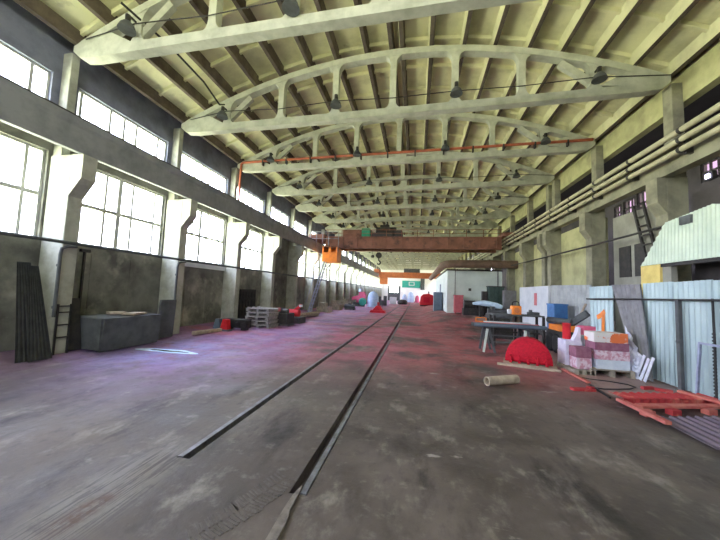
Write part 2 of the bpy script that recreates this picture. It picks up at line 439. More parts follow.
for k in range(-2, KN):
    y = YK(k)
    if y + LW[0] < Y0: continue
    if k not in solid_bays:
        th = y + 1.93
        window(y + LW[0], y + LW[1], 2.88, 5.12, [y + 1.5, th, y + 2.36, y + 3.19], [4.0], [th])
    window(y + TW[0], y + TW[1], 6.23, 7.12, [y + .60, y + 1.41, y + 1.85, y + 2.27, y + 3.1], [], [])

# left columns with corbels
proto = None
for k in range(1, KN + 1):
    y = YK(k)
    lab = '%s concrete column from the camera along the left window wall' % ORD[k]
    if proto is None:
        proto = thing('column', (-8.8, y, 0), lab, 'column', 'left wall columns')
        MB().box(XL + .002, -8.46, y, y + .34, .1, 5.0).build('shaft', 'col_l', proto, .02)
        MB().prism([(-8.46, 3.96), (-8.12, 4.40), (-8.12, 5.0), (-8.46, 5.0)], 'Y', y + .001, y + .339).build('corbel', 'col_l', proto)
        MB().box(XL + .002, -8.86, y + .03, y + .22, 5.0, 7.75).build('upper_shaft', 'col_l', proto, .015)
    else: dup(proto, (-8.8, y, 0), lab)

# left crane beam (continuous) and its rail
def crane_beam(name, x0, x1, z0, z1, m, lab, rail_x, web):
    mb = MB(); w = (x1 - x0)
    wa, wb = web; mb.prism([(x0, z1 - .16), (x0, z1), (x1, z1), (x1, z1 - .16), (wb, z1 - .24), (wb, z0), (wa, z0), (wa, z1 - .24)], 'Y', Y0, Y1 - .1)
    r = thing(name, ((x0 + x1) / 2, Y0, z0), lab, 'beam')
    mb.build('beam_body', m, r)
    MB().prism([(rail_x - .05, z1), (rail_x + .05, z1), (rail_x + .02, z1 + .04), (rail_x + .03, z1 + .11), (rail_x - .03, z1 + .11), (rail_x - .02, z1 + .04)], 'Y', Y0, Y1 - .2).build('crane_rail', 'dark', r)
crane_beam('crane_beam', -8.62, -8.12, 5.0, 5.82, 'beam_l', 'long grey concrete crane beam on the corbels of the left columns', -8.3, (-8.27, -8.14))

# ------------------------------------------------------------------ right wall
RB = (6.55, 7.0)
def wall_right():
    mb = MB(); T = (XR, 7.35)
    z1 = 8.62
    mb.box(*T, Y0, Y1, 7.42, z1)                           # plastered band under the roof
    for k in range(3, 6):                                  # infilled bays
        mb.box(*T, YK(k) + .3, YK(k + 1) + .1, 0, 5.15)
        for z in (2.3, 3.5): mb.box(XR - .012, XR, YK(k) + .3, YK(k + 1), z, z + .03)
    struct('wall_right', mb, 'wall_r')
wall_right()
proto = None
for k in range(2, KN + 1):
    y = YK(k)
    lab = '%s concrete column from the camera along the open right side' % ORD[k - 1]
    if proto is None:
        proto = thing('column', (6.85, y, 0), lab, 'column', 'right side columns')
        MB().box(6.62, 7.12, y, y + .42, 0, 5.3).build('shaft', 'col_r', proto, .02)
        MB().prism([(6.62, 4.30), (6.40, 4.62), (6.40, 5.3), (6.62, 5.3)], 'Y', y + .001, y + .419).build('corbel', 'col_r', proto)
        MB().box(6.84, 7.12, y + .03, y + .36, 5.3, 8.0).build('upper_shaft', 'col_r', proto, .015)
    else: dup(proto, (6.85, y, 0), lab)
# doubled column at the expansion joint
o = dup(proto, (6.85, YK(4) + .75, 0), 'twin of the third right side column, standing just behind it')
crane_beam('crane_beam', 6.45, 6.95, 5.3, 6.06, 'col_r', 'long concrete crane beam on the right columns, behind parallel pipes', 6.66, (6.5, 6.78))
for i, (x, z, r) in enumerate(((6.28, 6.13, .075), (6.26, 5.88, .07), (6.26, 5.63, .07))):
    mb = MB(); mb.tube([(x, Y0 + .2, z), (x, Y1 - .3, z)], r, 10)
    solid('service_pipe', mb, 'pipe_pale', '%s of three parallel pale pipes along the right crane beam' % ('topmost', 'middle', 'lowest')[i], 'pipe', 'pipes on the right crane beam')
first = None
j = 0
yb = 6.6
while yb < 40:
    j += 1
    lab = 'dark pipe bracket on the right crane beam, %s from the camera' % ORD[j] if j < 22 else ''
    if first is None:
        first = thing('pipe_bracket', (6.34, yb, 5.5), lab, 'bracket', 'pipe brackets on the right crane beam')
        MB().box(6.36, 6.501, yb - .04, yb + .04, 5.52, 6.05).build('bracket_plate', 'dark', first)
        for x, z, r in ((6.28, 6.13, .075), (6.26, 5.88, .07), (6.26, 5.63, .07)):
            mb = MB(); mb.tube([(x, yb - .04, z), (x, yb + .04, z)], r + .012, 10)
            mb.box(x + r - .02, 6.37, yb - .03, yb + .03, z - .03, z + .03); mb.build('pipe_clamp', 'dark', first)
    else: dup(first, (6.34, yb, 5.5), lab)
    yb += 1.8 if yb < 24 else 3.6
# cable at mid height along the right columns
mb = MB(); mb.tube([(6.56, 8.8, 3.95), (6.56, 12.9, 3.98), (6.56, 16.5, 4.02), (6.56, 20.2, 4.08), (6.56, 22.8, 4.12)], .035, 8)
solid('cable_pipe', mb, 'dark', 'thin dark pipe strung along the right columns at mid height', 'pipe')

# the neighbouring aisle seen through the open side
mb = MB()
AX = 13.6
ADDED_WINS = [(59 + 4 * i, 62.4 + 4 * i, 1.0, 8.0) for i in range(4)]  # unseen big aisle windows, added to brighten the far end
wins = [(16.0, 17.2, 8.0 - .2, 8.75), (18.9, 20.1, 7.5, 8.75), (20.45, 21.55, 7.35, 8.75), (21.8, 22.8, 7.5, 8.6), (23.0, 23.8, 7.6, 8.5)]
def holed(mb, x0, x1, y0, y1, z0, z1, holes):
    ys = sorted({y0, y1, *[h[0] for h in holes], *[h[1] for h in holes]})
    for a, c in zip(ys[:-1], ys[1:]):
        hs = [h for h in holes if h[0] <= a + 1e-6 and h[1] >= c - 1e-6]
        if hs:
            mb.box(x0, x1, a, c, z0, hs[0][2]); mb.box(x0, x1, a, c, hs[0][3], z1)
        else: mb.box(x0, x1, a, c, z0, z1)
holed(mb, AX, AX + .3, Y0, Y1, 0, 9.6, wins + ADDED_WINS)
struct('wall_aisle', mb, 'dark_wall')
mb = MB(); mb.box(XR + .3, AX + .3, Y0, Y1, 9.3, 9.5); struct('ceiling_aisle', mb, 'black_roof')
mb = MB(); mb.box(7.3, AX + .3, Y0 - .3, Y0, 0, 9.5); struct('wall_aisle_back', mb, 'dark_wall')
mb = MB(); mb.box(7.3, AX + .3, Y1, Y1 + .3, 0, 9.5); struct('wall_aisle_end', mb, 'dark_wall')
for (a, c, z0, z1) in ADDED_WINS:
    window(a, c, z0, z1, [a + 1.05, a + 2.1], [z0 + 2, z0 + 4], [], x=AX + .12)
for (a, c, z0, z1) in wins:
    window(a, c, z0, z1, [a + (c - a) * .33, a + (c - a) * .66], [z0 + (z1 - z0) * .5], [], x=AX + .12, m='dark', g='glass_dirty')
# grey partition in the second bay, with dark panels and a leaning stair
p = thing('partition', (7.4, 11.2, 0), 'grey concrete partition in the open bay behind the corrugated fence', 'partition')
MB().prism([(10.2, 0), (12.95, 0), (12.95, 5.05), (11.35, 5.0), (10.2, 4.75)], 'X', 7.36, 7.5).build('partition_panel', 'aisle_grey', p)
for a, c in ((12.0, 12.6), (11.35, 11.8)):
    MB().box(7.33, 7.36, a, c, 2.75, 3.85).build('dark_opening', 'dark', p)
s = thing('ladder', (7.2, 11.3, 2.2), 'dark steel ladder leaning against the grey partition in the right bay', 'ladder')
for dy in (0, .45): MB().beam((7.24, 11.2 + dy, 5.15), (7.24, 10.4 + dy, 2.3), .06, .08).build('stringer', 'dark', s)
for i in range(9):
    t = i / 9 + .05
    MB().beam((7.24, 11.2 - .8 * t, 5.15 - 2.85 * t), (7.24, 11.65 - .8 * t, 5.15 - 2.85 * t), .05, .04).build('rung', 'dark', s)
l = thing('flood_lamp', (12.9, 15.9, 7.6), 'small glowing violet white lamp in the dark aisle at the far right', 'lamp')
MB().box(12.9, 13.1, 15.75, 16.15, 7.55, 7.9).build('lamp_housing', 'dark', l)
MB().box(12.87, 12.9, 15.86, 16.06, 7.62, 7.8).build('lamp_face', 'lamp_on', l)
MB().box(13.1, 13.6, 15.9, 16.0, 7.68, 7.74).build('bracket', 'dark', l)

# ------------------------------------------------------------------ end walls
def wall_end():
    mb = MB()
    # door void between x -7.0 and -3.95, high light over the door
    mb.box(-9.4, -7.0, Y1, Y1 + .3, 0, 10.3); mb.box(-3.95, 7.4, Y1, Y1 + .3, 0, 10.3); mb.box(-7.0, -3.95, Y1, Y1 + .3, 3.6, 10.3)
    struct('wall_end', mb, 'end')
    d = bpy.data.objects.new('door_1', None); COL.objects.link(d); d.location = (-5.5, Y1, 0); d['_base'] = (-5.5, Y1, 0); d['kind'] = 'structure'
    b = MB(); b.box(-7.0, -6.5, Y1 + .05, Y1 + .2, 0, 3.6); b.box(-4.4, -3.95, Y1 + .05, Y1 + .2, 0, 3.6); b.box(-6.5, -4.4, Y1 + .05, Y1 + .2, 3.45, 3.6); b.box(-6.5, -4.4, Y1 + .05, Y1 + .2, 0, 2.0)
    b.box(-5.5, -5.4, Y1 + .06, Y1 + .19, 2.0, 3.45)
    b.build('door_leaf', 'slate', d)
    MB().box(-6.5, -4.4, Y1 + .12, Y1 + .13, 2.0, 3.45).build('door_pane', 'glass', d)
wall_end()
def wall_back():
    mb = MB(); holes = [(-6.5, 4.6, 7.4, 8.6)]  # unseen gable opening, added to bring light from behind
    xs = sorted({-9.4, 7.4, *[h[0] for h in holes], *[h[1] for h in holes]})
    for a, c in zip(xs[:-1], xs[1:]):
        hs = [h for h in holes if h[0] <= a + 1e-6 and h[1] >= c - 1e-6]
        if hs: mb.box(a, c, Y0 - .3, Y0, hs[0][3], 10.4); mb.box(a, c, Y0 - .3, Y0, 0, hs[0][2])
        else: mb.box(a, c, Y0 - .3, Y0, 0, 10.4)
    struct('wall_back', mb, 'end')
wall_back()

# ------------------------------------------------------------------ roof trusses
def make_truss(y):
    t = thing('roof_truss', (-.95, y, 7.6), 'first arched concrete roof truss, cut by the top of the picture', 'truss', 'arched roof trusses')
    a, c = y, y + .26
    x0, x1 = -8.80, 6.82
    # bottom chord, slightly arched soffit at its ends
    zb = lambda x: 7.66 + tilt(x) + .02
    MB().prism([(x0 + .22, zb(x0) + .02), (x0 + .6, zb(x0) - .02), (x1 - .6, zb(x1) - .02), (x1 - .22, zb(x1) + .02), (x1, zb(x1) + .2), (x1, zb(x1) + .22), (x0, zb(x0) + .22), (x0, zb(x0) + .2)], 'Y', a, c).build('bottom_chord', 'truss', t)
    for s, xe in ((1, x0), (-1, x1)):
        MB().prism([(xe, zb(xe) + .2), (xe + s * 1.2, zb(xe) + .2), (xe + s * 1.75, zb(xe) + .26), (xe + s * 1.1, roof(xe + s * 1.1) - .28), (xe + s * .5, roof(xe + s * .5) - .02), (xe, roof(xe) - .02)], 'Y', a + .002, c - .002).build('end_block', 'truss', t)
    n = 36; top = []; bot = []
    xa, xb = x0 + .2, x1 - .2
    for i in range(n + 1):
        x = xa + (xb - xa) * i / n
        top.append((x, roof(x) - .01)); bot.append((x, roof(x) - .215))
    MB().prism(bot + top[::-1], 'Y', a, c).build('top_chord', 'truss', t)
    for i, xc in enumerate((-6.9, -4.85, -2.87, -.92, 1.05, 3.0, 4.95)):
        z0, z1 = zb(xc) + .2, roof(xc) - .205
        w = .10; h = min(.28, (z1 - z0) * .4); L = .22
        prof = []
        def arc(sx, zc, up):
            # quarter fillet joining post to chord
            pts = []
            for q in range(6):
                an = PI / 2 * q / 5
                pts.append((xc + sx * (w + L * (1 - math.sin(an))), zc + up * (h * (1 - math.cos(an)))))
            return pts
        right_bot = arc(1, z0, 1); right_top = arc(1, z1, -1)[::-1]; left_top = arc(-1, z1, -1); left_bot = arc(-1, z0, 1)[::-1]
        # follow the slope of the arch at the top
        def fix(p): return (p[0], p[1] + (roof(p[0]) - roof(xc)) if p[1] > (z0 + z1) / 2 else p[1])
        prof = [fix(p) for p in right_bot + right_top + left_top + left_bot]
        MB().prism(prof, 'Y', a + .02, c - .02).build('post', 'truss', t)
    # raking struts in the end panels
    for s, xe in ((1, x0), (-1, x1)):
        MB().beam((xe + s * 1.75, (a + c) / 2, zb(xe) + .3), (xe + s * 2.75, (a + c) / 2, roof(xe + s * 2.75) - .3), .2, .13, (0, 1, 0)).build('strut', 'truss', t)
    return t
truss = make_truss(YK(1))
for k in range(2, KN + 1):
    dup(truss, (-.95, YK(k), 7.6), '%s arched concrete roof truss from the camera' % ORD[k])

# bell lamps on the trusses
def make_lamp(loc):
    x, y, z = loc
    l = thing('bell_lamp', loc, '', 'lamp', 'bell lamps on the roof trusses')
    MB().lathe((x, y, z), [(.19, -.12), (.185, -.10), (.15, .0), (.09, .08), (.05, .10)], 18).build('lamp_shade', 'slate', l)
    MB().lathe((x, y, z), [(.16, -.118), (.16, -.112)], 18).build('lamp_glass', 'lampw', l)
    MB().lathe((x, y, z), [(.06, .10), (.06, .26), (.03, .28)], 12).build('lamp_socket', 'dark', l)
    MB().beam((x, y, z + .27), (x, y + .2, z + .27), .04, .04).build('bracket', 'dark', l)
    return l
lp = None
for k in range(1, 9):
    for i, x in enumerate((-6.95, -2.77, 1.06, 4.95)):
        if k == 1 and i > 1: continue
        loc = (x, YK(k) - .2, 8.12 + tilt(x) - (.15 if i == 1 and k == 1 else 0))
        lab = 'bell lamp on the %s roof truss from the camera, %s from the left wall' % (ORD[k], ORD[i + 1])
        if lp is None: lp = make_lamp(loc); lp['label'] = lab
        else: dup(lp, loc, lab)
for k in (1, 2, 4, 5):
    mb = MB(); y = YK(k) - .03
    pts = [(-8.4, y, 8.0), (-6.95, y, 8.22), (-4.9, y, 8.14), (-2.77, y, 8.26), (-.9, y, 8.2), (1.06, y, 8.26), (3.0, y, 8.24), (4.95, y, 8.32), (6.8, y, 8.2)]
    if k == 1: pts = pts[:7]
    mb.tube(pts, .014, 6)
    solid('lamp_wire', mb, 'dark', 'thin dark lamp wire strung along the %s roof truss' % ORD[k], 'wire', 'lamp wires')
mb = MB(); mb.tube([(-7.0, 5.4, 8.45), (-6.6, 6.4, 8.2), (-6.5, 7.6, 8.05), (-6.75, 8.7, 8.05), (-6.9, 9.15, 8.35)], .028, 8)
solid('power_cable', mb, 'black', 'black cable slung between the first and second trusses near the left wall', 'cable')

# red-orange pipe across the third truss, with its drop on the left column
y = YK(3) - .06
p = thing('conduit_pipe', (-.9, y, 7.9), 'red orange pipe running along the third roof truss and down the left column', 'pipe')
MB().tube([(-8.56, y, 5.83), (-8.56, y, 7.85), (-8.5, y, 7.92), (-8.4, y, 7.94)], .055, 10).build('drop_pipe', 'pipe_or', p)
MB().tube([(-8.4, y, 7.94), (6.7, y, 7.94 + .27)], .055, 10).build('cross_pipe', 'pipe_or', p)
for i in range(12):
    x = -7.4 + i * 1.2
    MB().box(x - .03, x + .03, y - .07, y + .07, 7.76 + tilt(x) + .1, 8.01 + tilt(x) + .1).build('pipe_clip', 'dark', p)

# ------------------------------------------------------------------ overhead cranes
def girder(mb, y0, y1, xa, xb, z0, z1):
    mb.box(xa, xb, y0, y1, z0, z0 + .05); mb.box(xa, xb, y0, y1, z1 - .05, z1)
    mb.box(xa, xb, y0 + .1, y1 - .1, z0 + .05, z1 - .05)
c = thing('bridge_crane', (-.9, 23.9, 5.3), 'rusty brown overhead bridge crane spanning the hall, nearer of two', 'crane', 'overhead bridge cranes')
for y in (23.0, 24.6):
    mb = MB(); girder(mb, y, y + .4, -7.3, 6.0, 5.30, 6.22)
    for i in range(12): mb.box(-7.0 + i * 1.15, -6.96 + i * 1.15, y + .0, y + .1, 5.35, 6.17)
    mb.build('girder', 'rust', c)
for xa, xb in ((-8.55, -7.28), (5.98, 6.78)):
    MB().box(xa, xb, 22.6, 25.4, 5.95 + (.27 if xa > 0 else 0), 6.32 + (.15 if xa > 0 else 0)).build('end_carriage', 'rust', c)
mb = MB()
for i in range(12):
    x = -7.1 + i * 1.18
    mb.beam((x, 22.9, 6.2), (x, 22.9, 6.72), .04, .04)
mb.beam((-7.3, 22.9, 6.72), (6.0, 22.9, 6.72), .035, .035); mb.beam((-7.3, 22.9, 6.45), (6.0, 22.9, 6.45), .03, .03)
mb.build('walkway_railing', 'rust', c)
mb = MB()
for x in (-8.4, -7.9, -7.4, -6.9): mb.beam((x, 22.55, 5.3), (x, 22.55, 6.5), .045, .045)
mb.beam((-8.5, 22.55, 6.5), (-6.1, 22.55, 6.5), .04, .04); mb.beam((-8.5, 22.55, 5.95), (-6.1, 22.55, 5.95), .04, .04)
mb.beam((-6.1, 22.55, 4.9), (-6.1, 22.55, 6.5), .045, .045)
mb.build('end_platform_railing', 'steel', c)
cab = MB(); cab.box(-7.35, -6.15, 22.5, 23.8, 4.12, 4.85); cab.box(-7.35, -6.15, 23.7, 23.8, 4.85, 5.3); cab.box(-7.35, -7.25, 22.5, 23.8, 4.85, 5.3); cab.box(-6.25, -6.15, 22.5, 23.8, 4.85, 5.3); cab.box(-6.85, -6.65, 22.5, 22.55, 4.85, 5.3)
cb = cab.build('operator_cab', 'orange', c)
MB().box(-7.4, -6.1, 22.45, 23.85, 5.28, 5.34).build('cab_roof', 'rust', cb)
tr = MB(); tr.box(-5.9, -4.4, 23.1, 24.9, 6.22, 6.75); tr.build('motor_housing', 'rust', c)
MB().box(-4.35, -3.7, 22.95, 24.6, 6.22, 6.85).build('green_motor', 'green', c)['label'] = 'green motor box'
t = MB(); t.box(-3.6, -1.9, 22.9, 24.9, 6.22, 6.5); t.tube([(-3.3, 23.9, 6.78), (-1.7, 23.9, 6.78)], .36, 16); t.tube([(-2.9, 23.2, 6.95), (-2.2, 23.2, 6.95)], .22, 12); t.box(-1.8, -1.2, 23.2, 24.6, 6.22, 6.75)
t.build('trolley', 'dark', c)
h = MB()
for dx in (-.08, .08): h.tube([(-3.05 + dx, 23.9, 6.4), (-3.05 + dx, 23.9, 4.95)], .015, 6)
h.build('hoist_rope', 'dark', c)
h = MB(); h.lathe((-3.05, 23.8, 4.85), [(.22, 0), (.24, .05), (.24, .15), (.22, .2)], 18, 'Y')
h.tube([(-3.05, 23.9, 4.65), (-3.05, 23.9, 4.45), (-2.93, 23.9, 4.33), (-2.9, 23.9, 4.22), (-3.0, 23.9, 4.12), (-3.13, 23.9, 4.15), (-3.18, 23.9, 4.25)], [.05, .05, .055, .06, .055, .045, .02], 10)
h.build('hook_block', 'dark', c)
h = MB(); h.tube([(-3.55, 23.9, 6.4), (-3.55, 23.9, 4.85)], .012, 6); h.lathe((-3.55, 23.9, 4.75), [(.1, -.1), (.14, 0), (.1, .12)], 12); h.build('small_hook', 'dark', c)

c = thing('bridge_crane', (-.9, 62, 5.3), 'orange overhead bridge crane far down the hall, farther of two', 'crane', 'overhead bridge cranes')
for y in (61.3, 63.0):
    mb = MB(); girder(mb, y, y + .5, -7.7, 6.0, 5.05, 6.1); mb.build('girder', 'rust_or', c)
for xa, xb in ((-8.55, -7.68), (5.98, 6.78)): MB().box(xa, xb, 60.5, 64.5, 5.95 + (.27 if xa > 0 else 0), 6.6).build('end_carriage', 'rust_or', c)
MB().box(-7.4, -5.9, 60.9, 62.4, 3.6, 5.05).build('operator_cab', 'rust_or', c)
MB().box(-2.6, .6, 61.4, 63.3, 6.1, 6.9).build('trolley', 'slate', c)

# ------------------------------------------------------------------ right foreground: fence and booth
FX = 5.74
edges = [8.98, 8.05, 7.12, 6.19, 5.26, 4.33]
fl = ['far end, next to the leaning dull grey sheet', 'second from the grey sheet, behind the dark post', 'third from the grey one, behind the pale frame', 'fourth from the leaning grey sheet', 'nearest the camera']
for i in range(5):
    a, c = edges[i], edges[i + 1] + .006
    mb = MB(); mb.corr((FX + .012 * (i % 2), a, .03), (FX + .012 * (i % 2), c, .03), (FX + .03, a, 2.36), (FX + .03, c, 2.38), 7, .018, kind='trap')
    solid('fence_sheet', mb, 'corr_w', 'pale blue white corrugated fence sheet, ' + fl[i], 'fence sheet', 'white corrugated fence sheets')
mb = MB(); mb.corr((5.58, 10.95, .06), (5.58, 9.86, .06), (FX + .02, 11.42, 2.33), (FX + .02, 10.17, 2.34), 6, .018, kind='trap')
w = solid('fence_sheet', mb, 'corr_w', 'white corrugated sheet with an orange sprayed mark, left of the grey sheet', 'fence sheet')
# the sprayed orange mark
def on_sheet(yv, zv):                                      # a point on that sheet's hall side
    t = (zv - .06) / 2.28; return (5.58 + (FX + .02 - 5.58) * t - .026, yv, zv)
mk = MB()
def stroke(pts, wd):
    for (a, b), (c, d) in zip(pts[:-1], pts[1:]):
        P, Q = Vector(on_sheet(a, b)), Vector(on_sheet(c, d)); mk.beam(P, Q, wd, .006, (1, 0, 0))
stroke([(10.84, 1.34), (10.66, 1.42), (10.46, 1.56)], .15)
stroke([(10.52, 1.50), (10.50, 1.1), (10.48, .74)], .14)
mk.v = [Vector(v) - w.location for v in mk.v]
mo = mk.build('painted_mark', 'orange'); mo.parent = w; mo['label'] = 'orange sprayed mark'
mb = MB(); mb.corr((5.50, 8.80, .03), (5.50, 8.36, .03), (FX - .02, 10.16, 2.36), (FX - .02, 9.0, 2.34), 6, .022, kind='trap', rows=4)
solid('leaning_sheet', mb, 'corr_d', 'dull grey corrugated sheet leaning askew between the white fence sheets', 'metal sheet')
mb = MB(); mb.tube([(5.62, 11.35, 1.92), (5.62, 10, 1.94), (5.63, 4.4, 1.99)], .022, 8)
solid('fence_rail', mb, 'dark', 'thin dark rail running across the corrugated fence sheets', 'rail')
mb = MB(); mb.obox((5.64, 7.78, .99), (.07, .09, 1.98)); mb.obox((5.64, 7.78, .01), (.14, .16, .02)); mb.obox((5.6, 7.78, 1.05), (.04, .05, .05))
solid('fence_post', mb, 'slate', 'dark square steel post standing in front of the white fence', 'post')
f = thing('metal_frame', (5.5, 6.6, 0), 'pale blue grey metal tube frame leaning on the fence at the right edge', 'frame')
MB().beam((5.42, 7.14, .0), (5.5, 7.12, 1.14), .04, .04).build('upright', 'bluesteel', f); MB().beam((5.42, 6.1, .0), (5.5, 6.08, 1.14), .04, .04).build('upright', 'bluesteel', f)
MB().beam((5.5, 7.14, 1.12), (5.5, 6.06, 1.12), .04, .04).build('crossbar', 'bluesteel', f)
mb = MB(); mb.tube([(5.68, 7.05, 2.0), (5.66, 7.02, 1.2), (5.62, 6.98, .6), (5.6, 6.96, .02)], .02, 8)
for i in range(20): mb.lathe((5.66 - .06 * i / 20, 7.03 - .06 * i / 20, 1.3 - .065 * i), [(.028, 0), (.028, .03)], 8)
solid('ribbed_hose', mb, 'black', 'black ribbed hose hanging down the fence behind the pale frame', 'hose')
# shiny film and strips at the foot of the grey sheet
mb = MB(); N = 10; vs = []; fs = []
for i in range(N + 1):
    for j in range(N + 1):
        u, t = i / N, j / N
        vs.append((5.34 + .10 * t + R.uniform(-.04, .04), 9.18 - .62 * u + R.uniform(-.03, .03), .01 + (1.25 - .75 * u) * t))
for i in range(N):
    for j in range(N): fs.append((i * (N + 1) + j, (i + 1) * (N + 1) + j, (i + 1) * (N + 1) + j + 1, i * (N + 1) + j + 1))
mb.add(vs, fs)
solid('plastic_film', mb, 'film', 'crumpled shiny pale plastic film beside the block pallet, under the grey sheet', 'film')
for i in range(4):
    y = 8.86 - .14 * i
    mb = MB(); mb.beam((5.34, y - .06, .01), (5.42, y - .24, .56 + .05 * (i % 2)), .08, .012, (1, 0, 0))
    solid('pale_strip', mb, 'film', 'shiny pale strip leaning at the foot of the grey sheet, %s from the block pallet' % ORD[i + 1], 'strip', 'pale strips under the grey sheet')

# booth with a corrugated canopy behind the fence
b = thing('booth', (6.35, 8.2, 0), 'site booth behind the fence with a pale corrugated canopy front and dark opening', 'booth')
mb = MB(); n = 44; m = n * 6
top = lambda y: 3.96 + .12 * (9.03 - y) / 1.3 if 7.73 <= y <= 9.03 else (4.08 - .30 * (7.73 - y) if y < 7.73 else 3.96 - (y - 9.03) / (9.89 - 9.03) * 1.04)
fr, bk = [], []
for i in range(m + 1):
    y = 9.89 - 4.6 * i / m; d = .012 * (1 if (i % 6) in (0, 1) else -1 if (i % 6) in (3, 4) else 0)
    zt = max(top(y), 2.93)
    fr += [(6.27 + d, y, 2.90), (6.31 + d, y, zt)]; bk += [(6.285 + d, y, 2.90), (6.325 + d, y, zt)]
k = len(fr); fs = []
for i in range(m):
    fs += [(2 * i, 2 * i + 1, 2 * i + 3, 2 * i + 2), (k + 2 * i, k + 2 * i + 2, k + 2 * i + 3, k + 2 * i + 1), (2 * i, 2 * i + 2, k + 2 * i + 2, k + 2 * i), (2 * i + 1, k + 2 * i + 1, k + 2 * i + 3, 2 * i + 3)]
mb.add(fr + bk, fs); mb.build('canopy', 'canopy', b)
MB().box(6.255, 6.33, 8.22, 8.52, 3.78, 3.98).build('vent_window', 'slate', b)
MB().box(6.3, 6.5, 9.22, 9.9, 0, 2.9).build('side_panel', 'yellow', b)
MB().box(6.3, 6.45, 5.3, 9.22, 0, 2.25).build('lower_panel', 'dark', b)
MB().box(6.32, 6.42, 5.3, 9.22, 2.82, 2.9).build('lintel', 'dark', b)
MB().box(7.15, 7.25, 5.0, 9.3, 0, 4.8).build('back_panel', 'dark_wall', b)
MB().box(6.36, 6.5, 8.95, 9.22, 2.25, 2.9).build('jamb', 'aisle_grey', b)

# white cabin wall and grey corrugated sheet further along
mb = MB(); mb.box(6.2, 6.56, 15.84, 19.9, .28, 2.5)
c = thing('site_cabin', (6.38, 17.8, 0), 'white sheet-clad cabin standing before the right columns', 'cabin')
mb.build('cladding', 'white', c, .02)
MB().box(6.22, 6.54, 15.9, 19.85, 0, .28).build('plinth', 'dark', c)
MB().box(6.185, 6.2, 17.2, 17.55, 1.5, 2.15).build('notice', 'redcab', c)
mb = MB(); mb.corr((6.36, 15.80, .02), (6.36, 12.5, .02), (6.36, 15.80, 2.52), (6.36, 12.5, 2.45), 11, .03, kind='trap')
solid('corrugated_hoarding', mb, 'corr_g', 'galvanised corrugated hoarding between the white cabin and the white fence', 'hoarding')
mb = MB(); mb.box(5.55, 6.05, 13.6, 14.3, 0, 1.62); mb.box(5.53, 6.07, 13.58, 14.32, 1.62, 1.68); mb.box(5.53, 5.55, 13.9, 13.98, .8, 1.0)
solid('blue_cabinet', mb, 'blue', 'blue steel box in front of the grey corrugated hoarding', 'box', bevel=.01)

# orange machine: low compressor on wheels with a boom
c = thing('compressor', (5.25, 11.9, 0), 'dark wheeled compressor with an orange body rail by the grey hoarding', 'machine')
MB().box(4.8, 5.45, 11.4, 12.25, .78, .98).build('body_rail', 'orange', c, .02)
MB().tube([(4.95, 12.6, 1.09), (5.25, 11.5, 1.09)], .11, 14).build('air_tank', 'slate', c)
MB().box(4.85, 5.5, 11.3, 12.6, .42, .78).build('engine', 'dark', c, .02)
MB().beam((5.42, 11.5, 1.2), (5.6, 11.35, 1.75), .09, .05).build('boom', 'wood', c)
MB().beam((5.2, 11.7, .98), (5.62, 11.3, 1.45), .2, .2).build('shield', 'slate', c)
for x, y in ((4.86, 11.7), (4.86, 12.2), (5.55, 11.7), (5.55, 12.5)):
    w_ = MB(); w_.lathe((x, y, .33), [(.2, -.07), (.32, -.06), (.33, 0), (.32, .06), (.2, .07)], 22, 'X'); w_.build('wheel', 'black', c)
for x, y in ((4.95, 14.2),):
    w_ = MB(); w_.lathe((x, y, .36), [(.22, -.1), (.34, -.09), (.36, 0), (.34, .09), (.22, .1)], 24, 'X')
    solid('tyre', w_, 'black', 'black tyre standing upright before the white cabin corner', 'tyre')

# ------------------------------------------------------------------ blocks on pallets
def pallet(name, x0, x1, y0, y1, h, m, lab):
    p = thing(name, ((x0 + x1) / 2, (y0 + y1) / 2, 0), lab, 'pallet')
    for i in range(3):
        x = x0 + (x1 - x0 - .09) * i / 2; MB().box(x, x + .09, y0, y1, .0, h - .025).build('bearer', m, p)
    n = 5
    for i in range(n):
        y = y0 + (y1 - y0 - .09) * i / (n - 1); MB().box(x0, x1, y, y + .09, h - .025, h).build('deck_board', m, p)
    return p
pallet('pallet', 4.36, 5.30, 8.62, 9.2, .17, 'pallet', 'grey timber pallet under the tall stack of blocks')
def block(x0, x1, y0, y1, z0, z1, m, lab, rz=0):
    mb = MB(); mb.box(x0, x1, y0, y1, z0, z1)
    # strapping seams: a narrow raised band round the pack
    xm = x0 + (x1 - x0) * .5
    mb.box(xm - .012, xm + .012, y0 - .004, y1 + .004, z0 + .004, z1 + .002)
    o = solid('block_pack', mb, m, lab, 'block pack', 'packs of blocks on the pallets', bevel=.012); o.rotation_euler.z = rz; return o
block(4.50, 5.24, 8.68, 9.15, .17, .40, 'bpale', 'pale blue white pack of blocks at the bottom of the tall stack')
block(4.49, 5.24, 8.68, 9.15, .40, .63, 'bpink', 'mottled pink and white pack second from bottom of the tall stack')
block(4.47, 5.23, 8.68, 9.15, .63, .83, 'bmauve', 'dark mauve pack third from bottom of the tall stack')
block(4.44, 5.20, 8.66, 9.13, .83, 1.07, 'borange', 'white pack with orange paint blots on top of the tall stack')
pallet('pallet', 3.98, 4.42, 8.62, 9.62, .12, 'pallet', 'low timber pallet under the shorter lavender blocks')
block(4.06, 4.42, 8.72, 9.08, .12, .40, 'bpink', 'dusky pink pack low beside the tall stack')
block(4.05, 4.42, 8.72, 9.08, .40, .66, 'bmauve', 'dark pinkish mauve pack on top of the dusky pink one')
block(3.98, 4.38, 9.12, 9.58, .12, .46, 'bwhite', 'white lavender pack at the bottom behind the red half drum')
block(3.99, 4.39, 9.12, 9.58, .46, .78, 'bwhite', 'white lavender pack carrying the red roll')
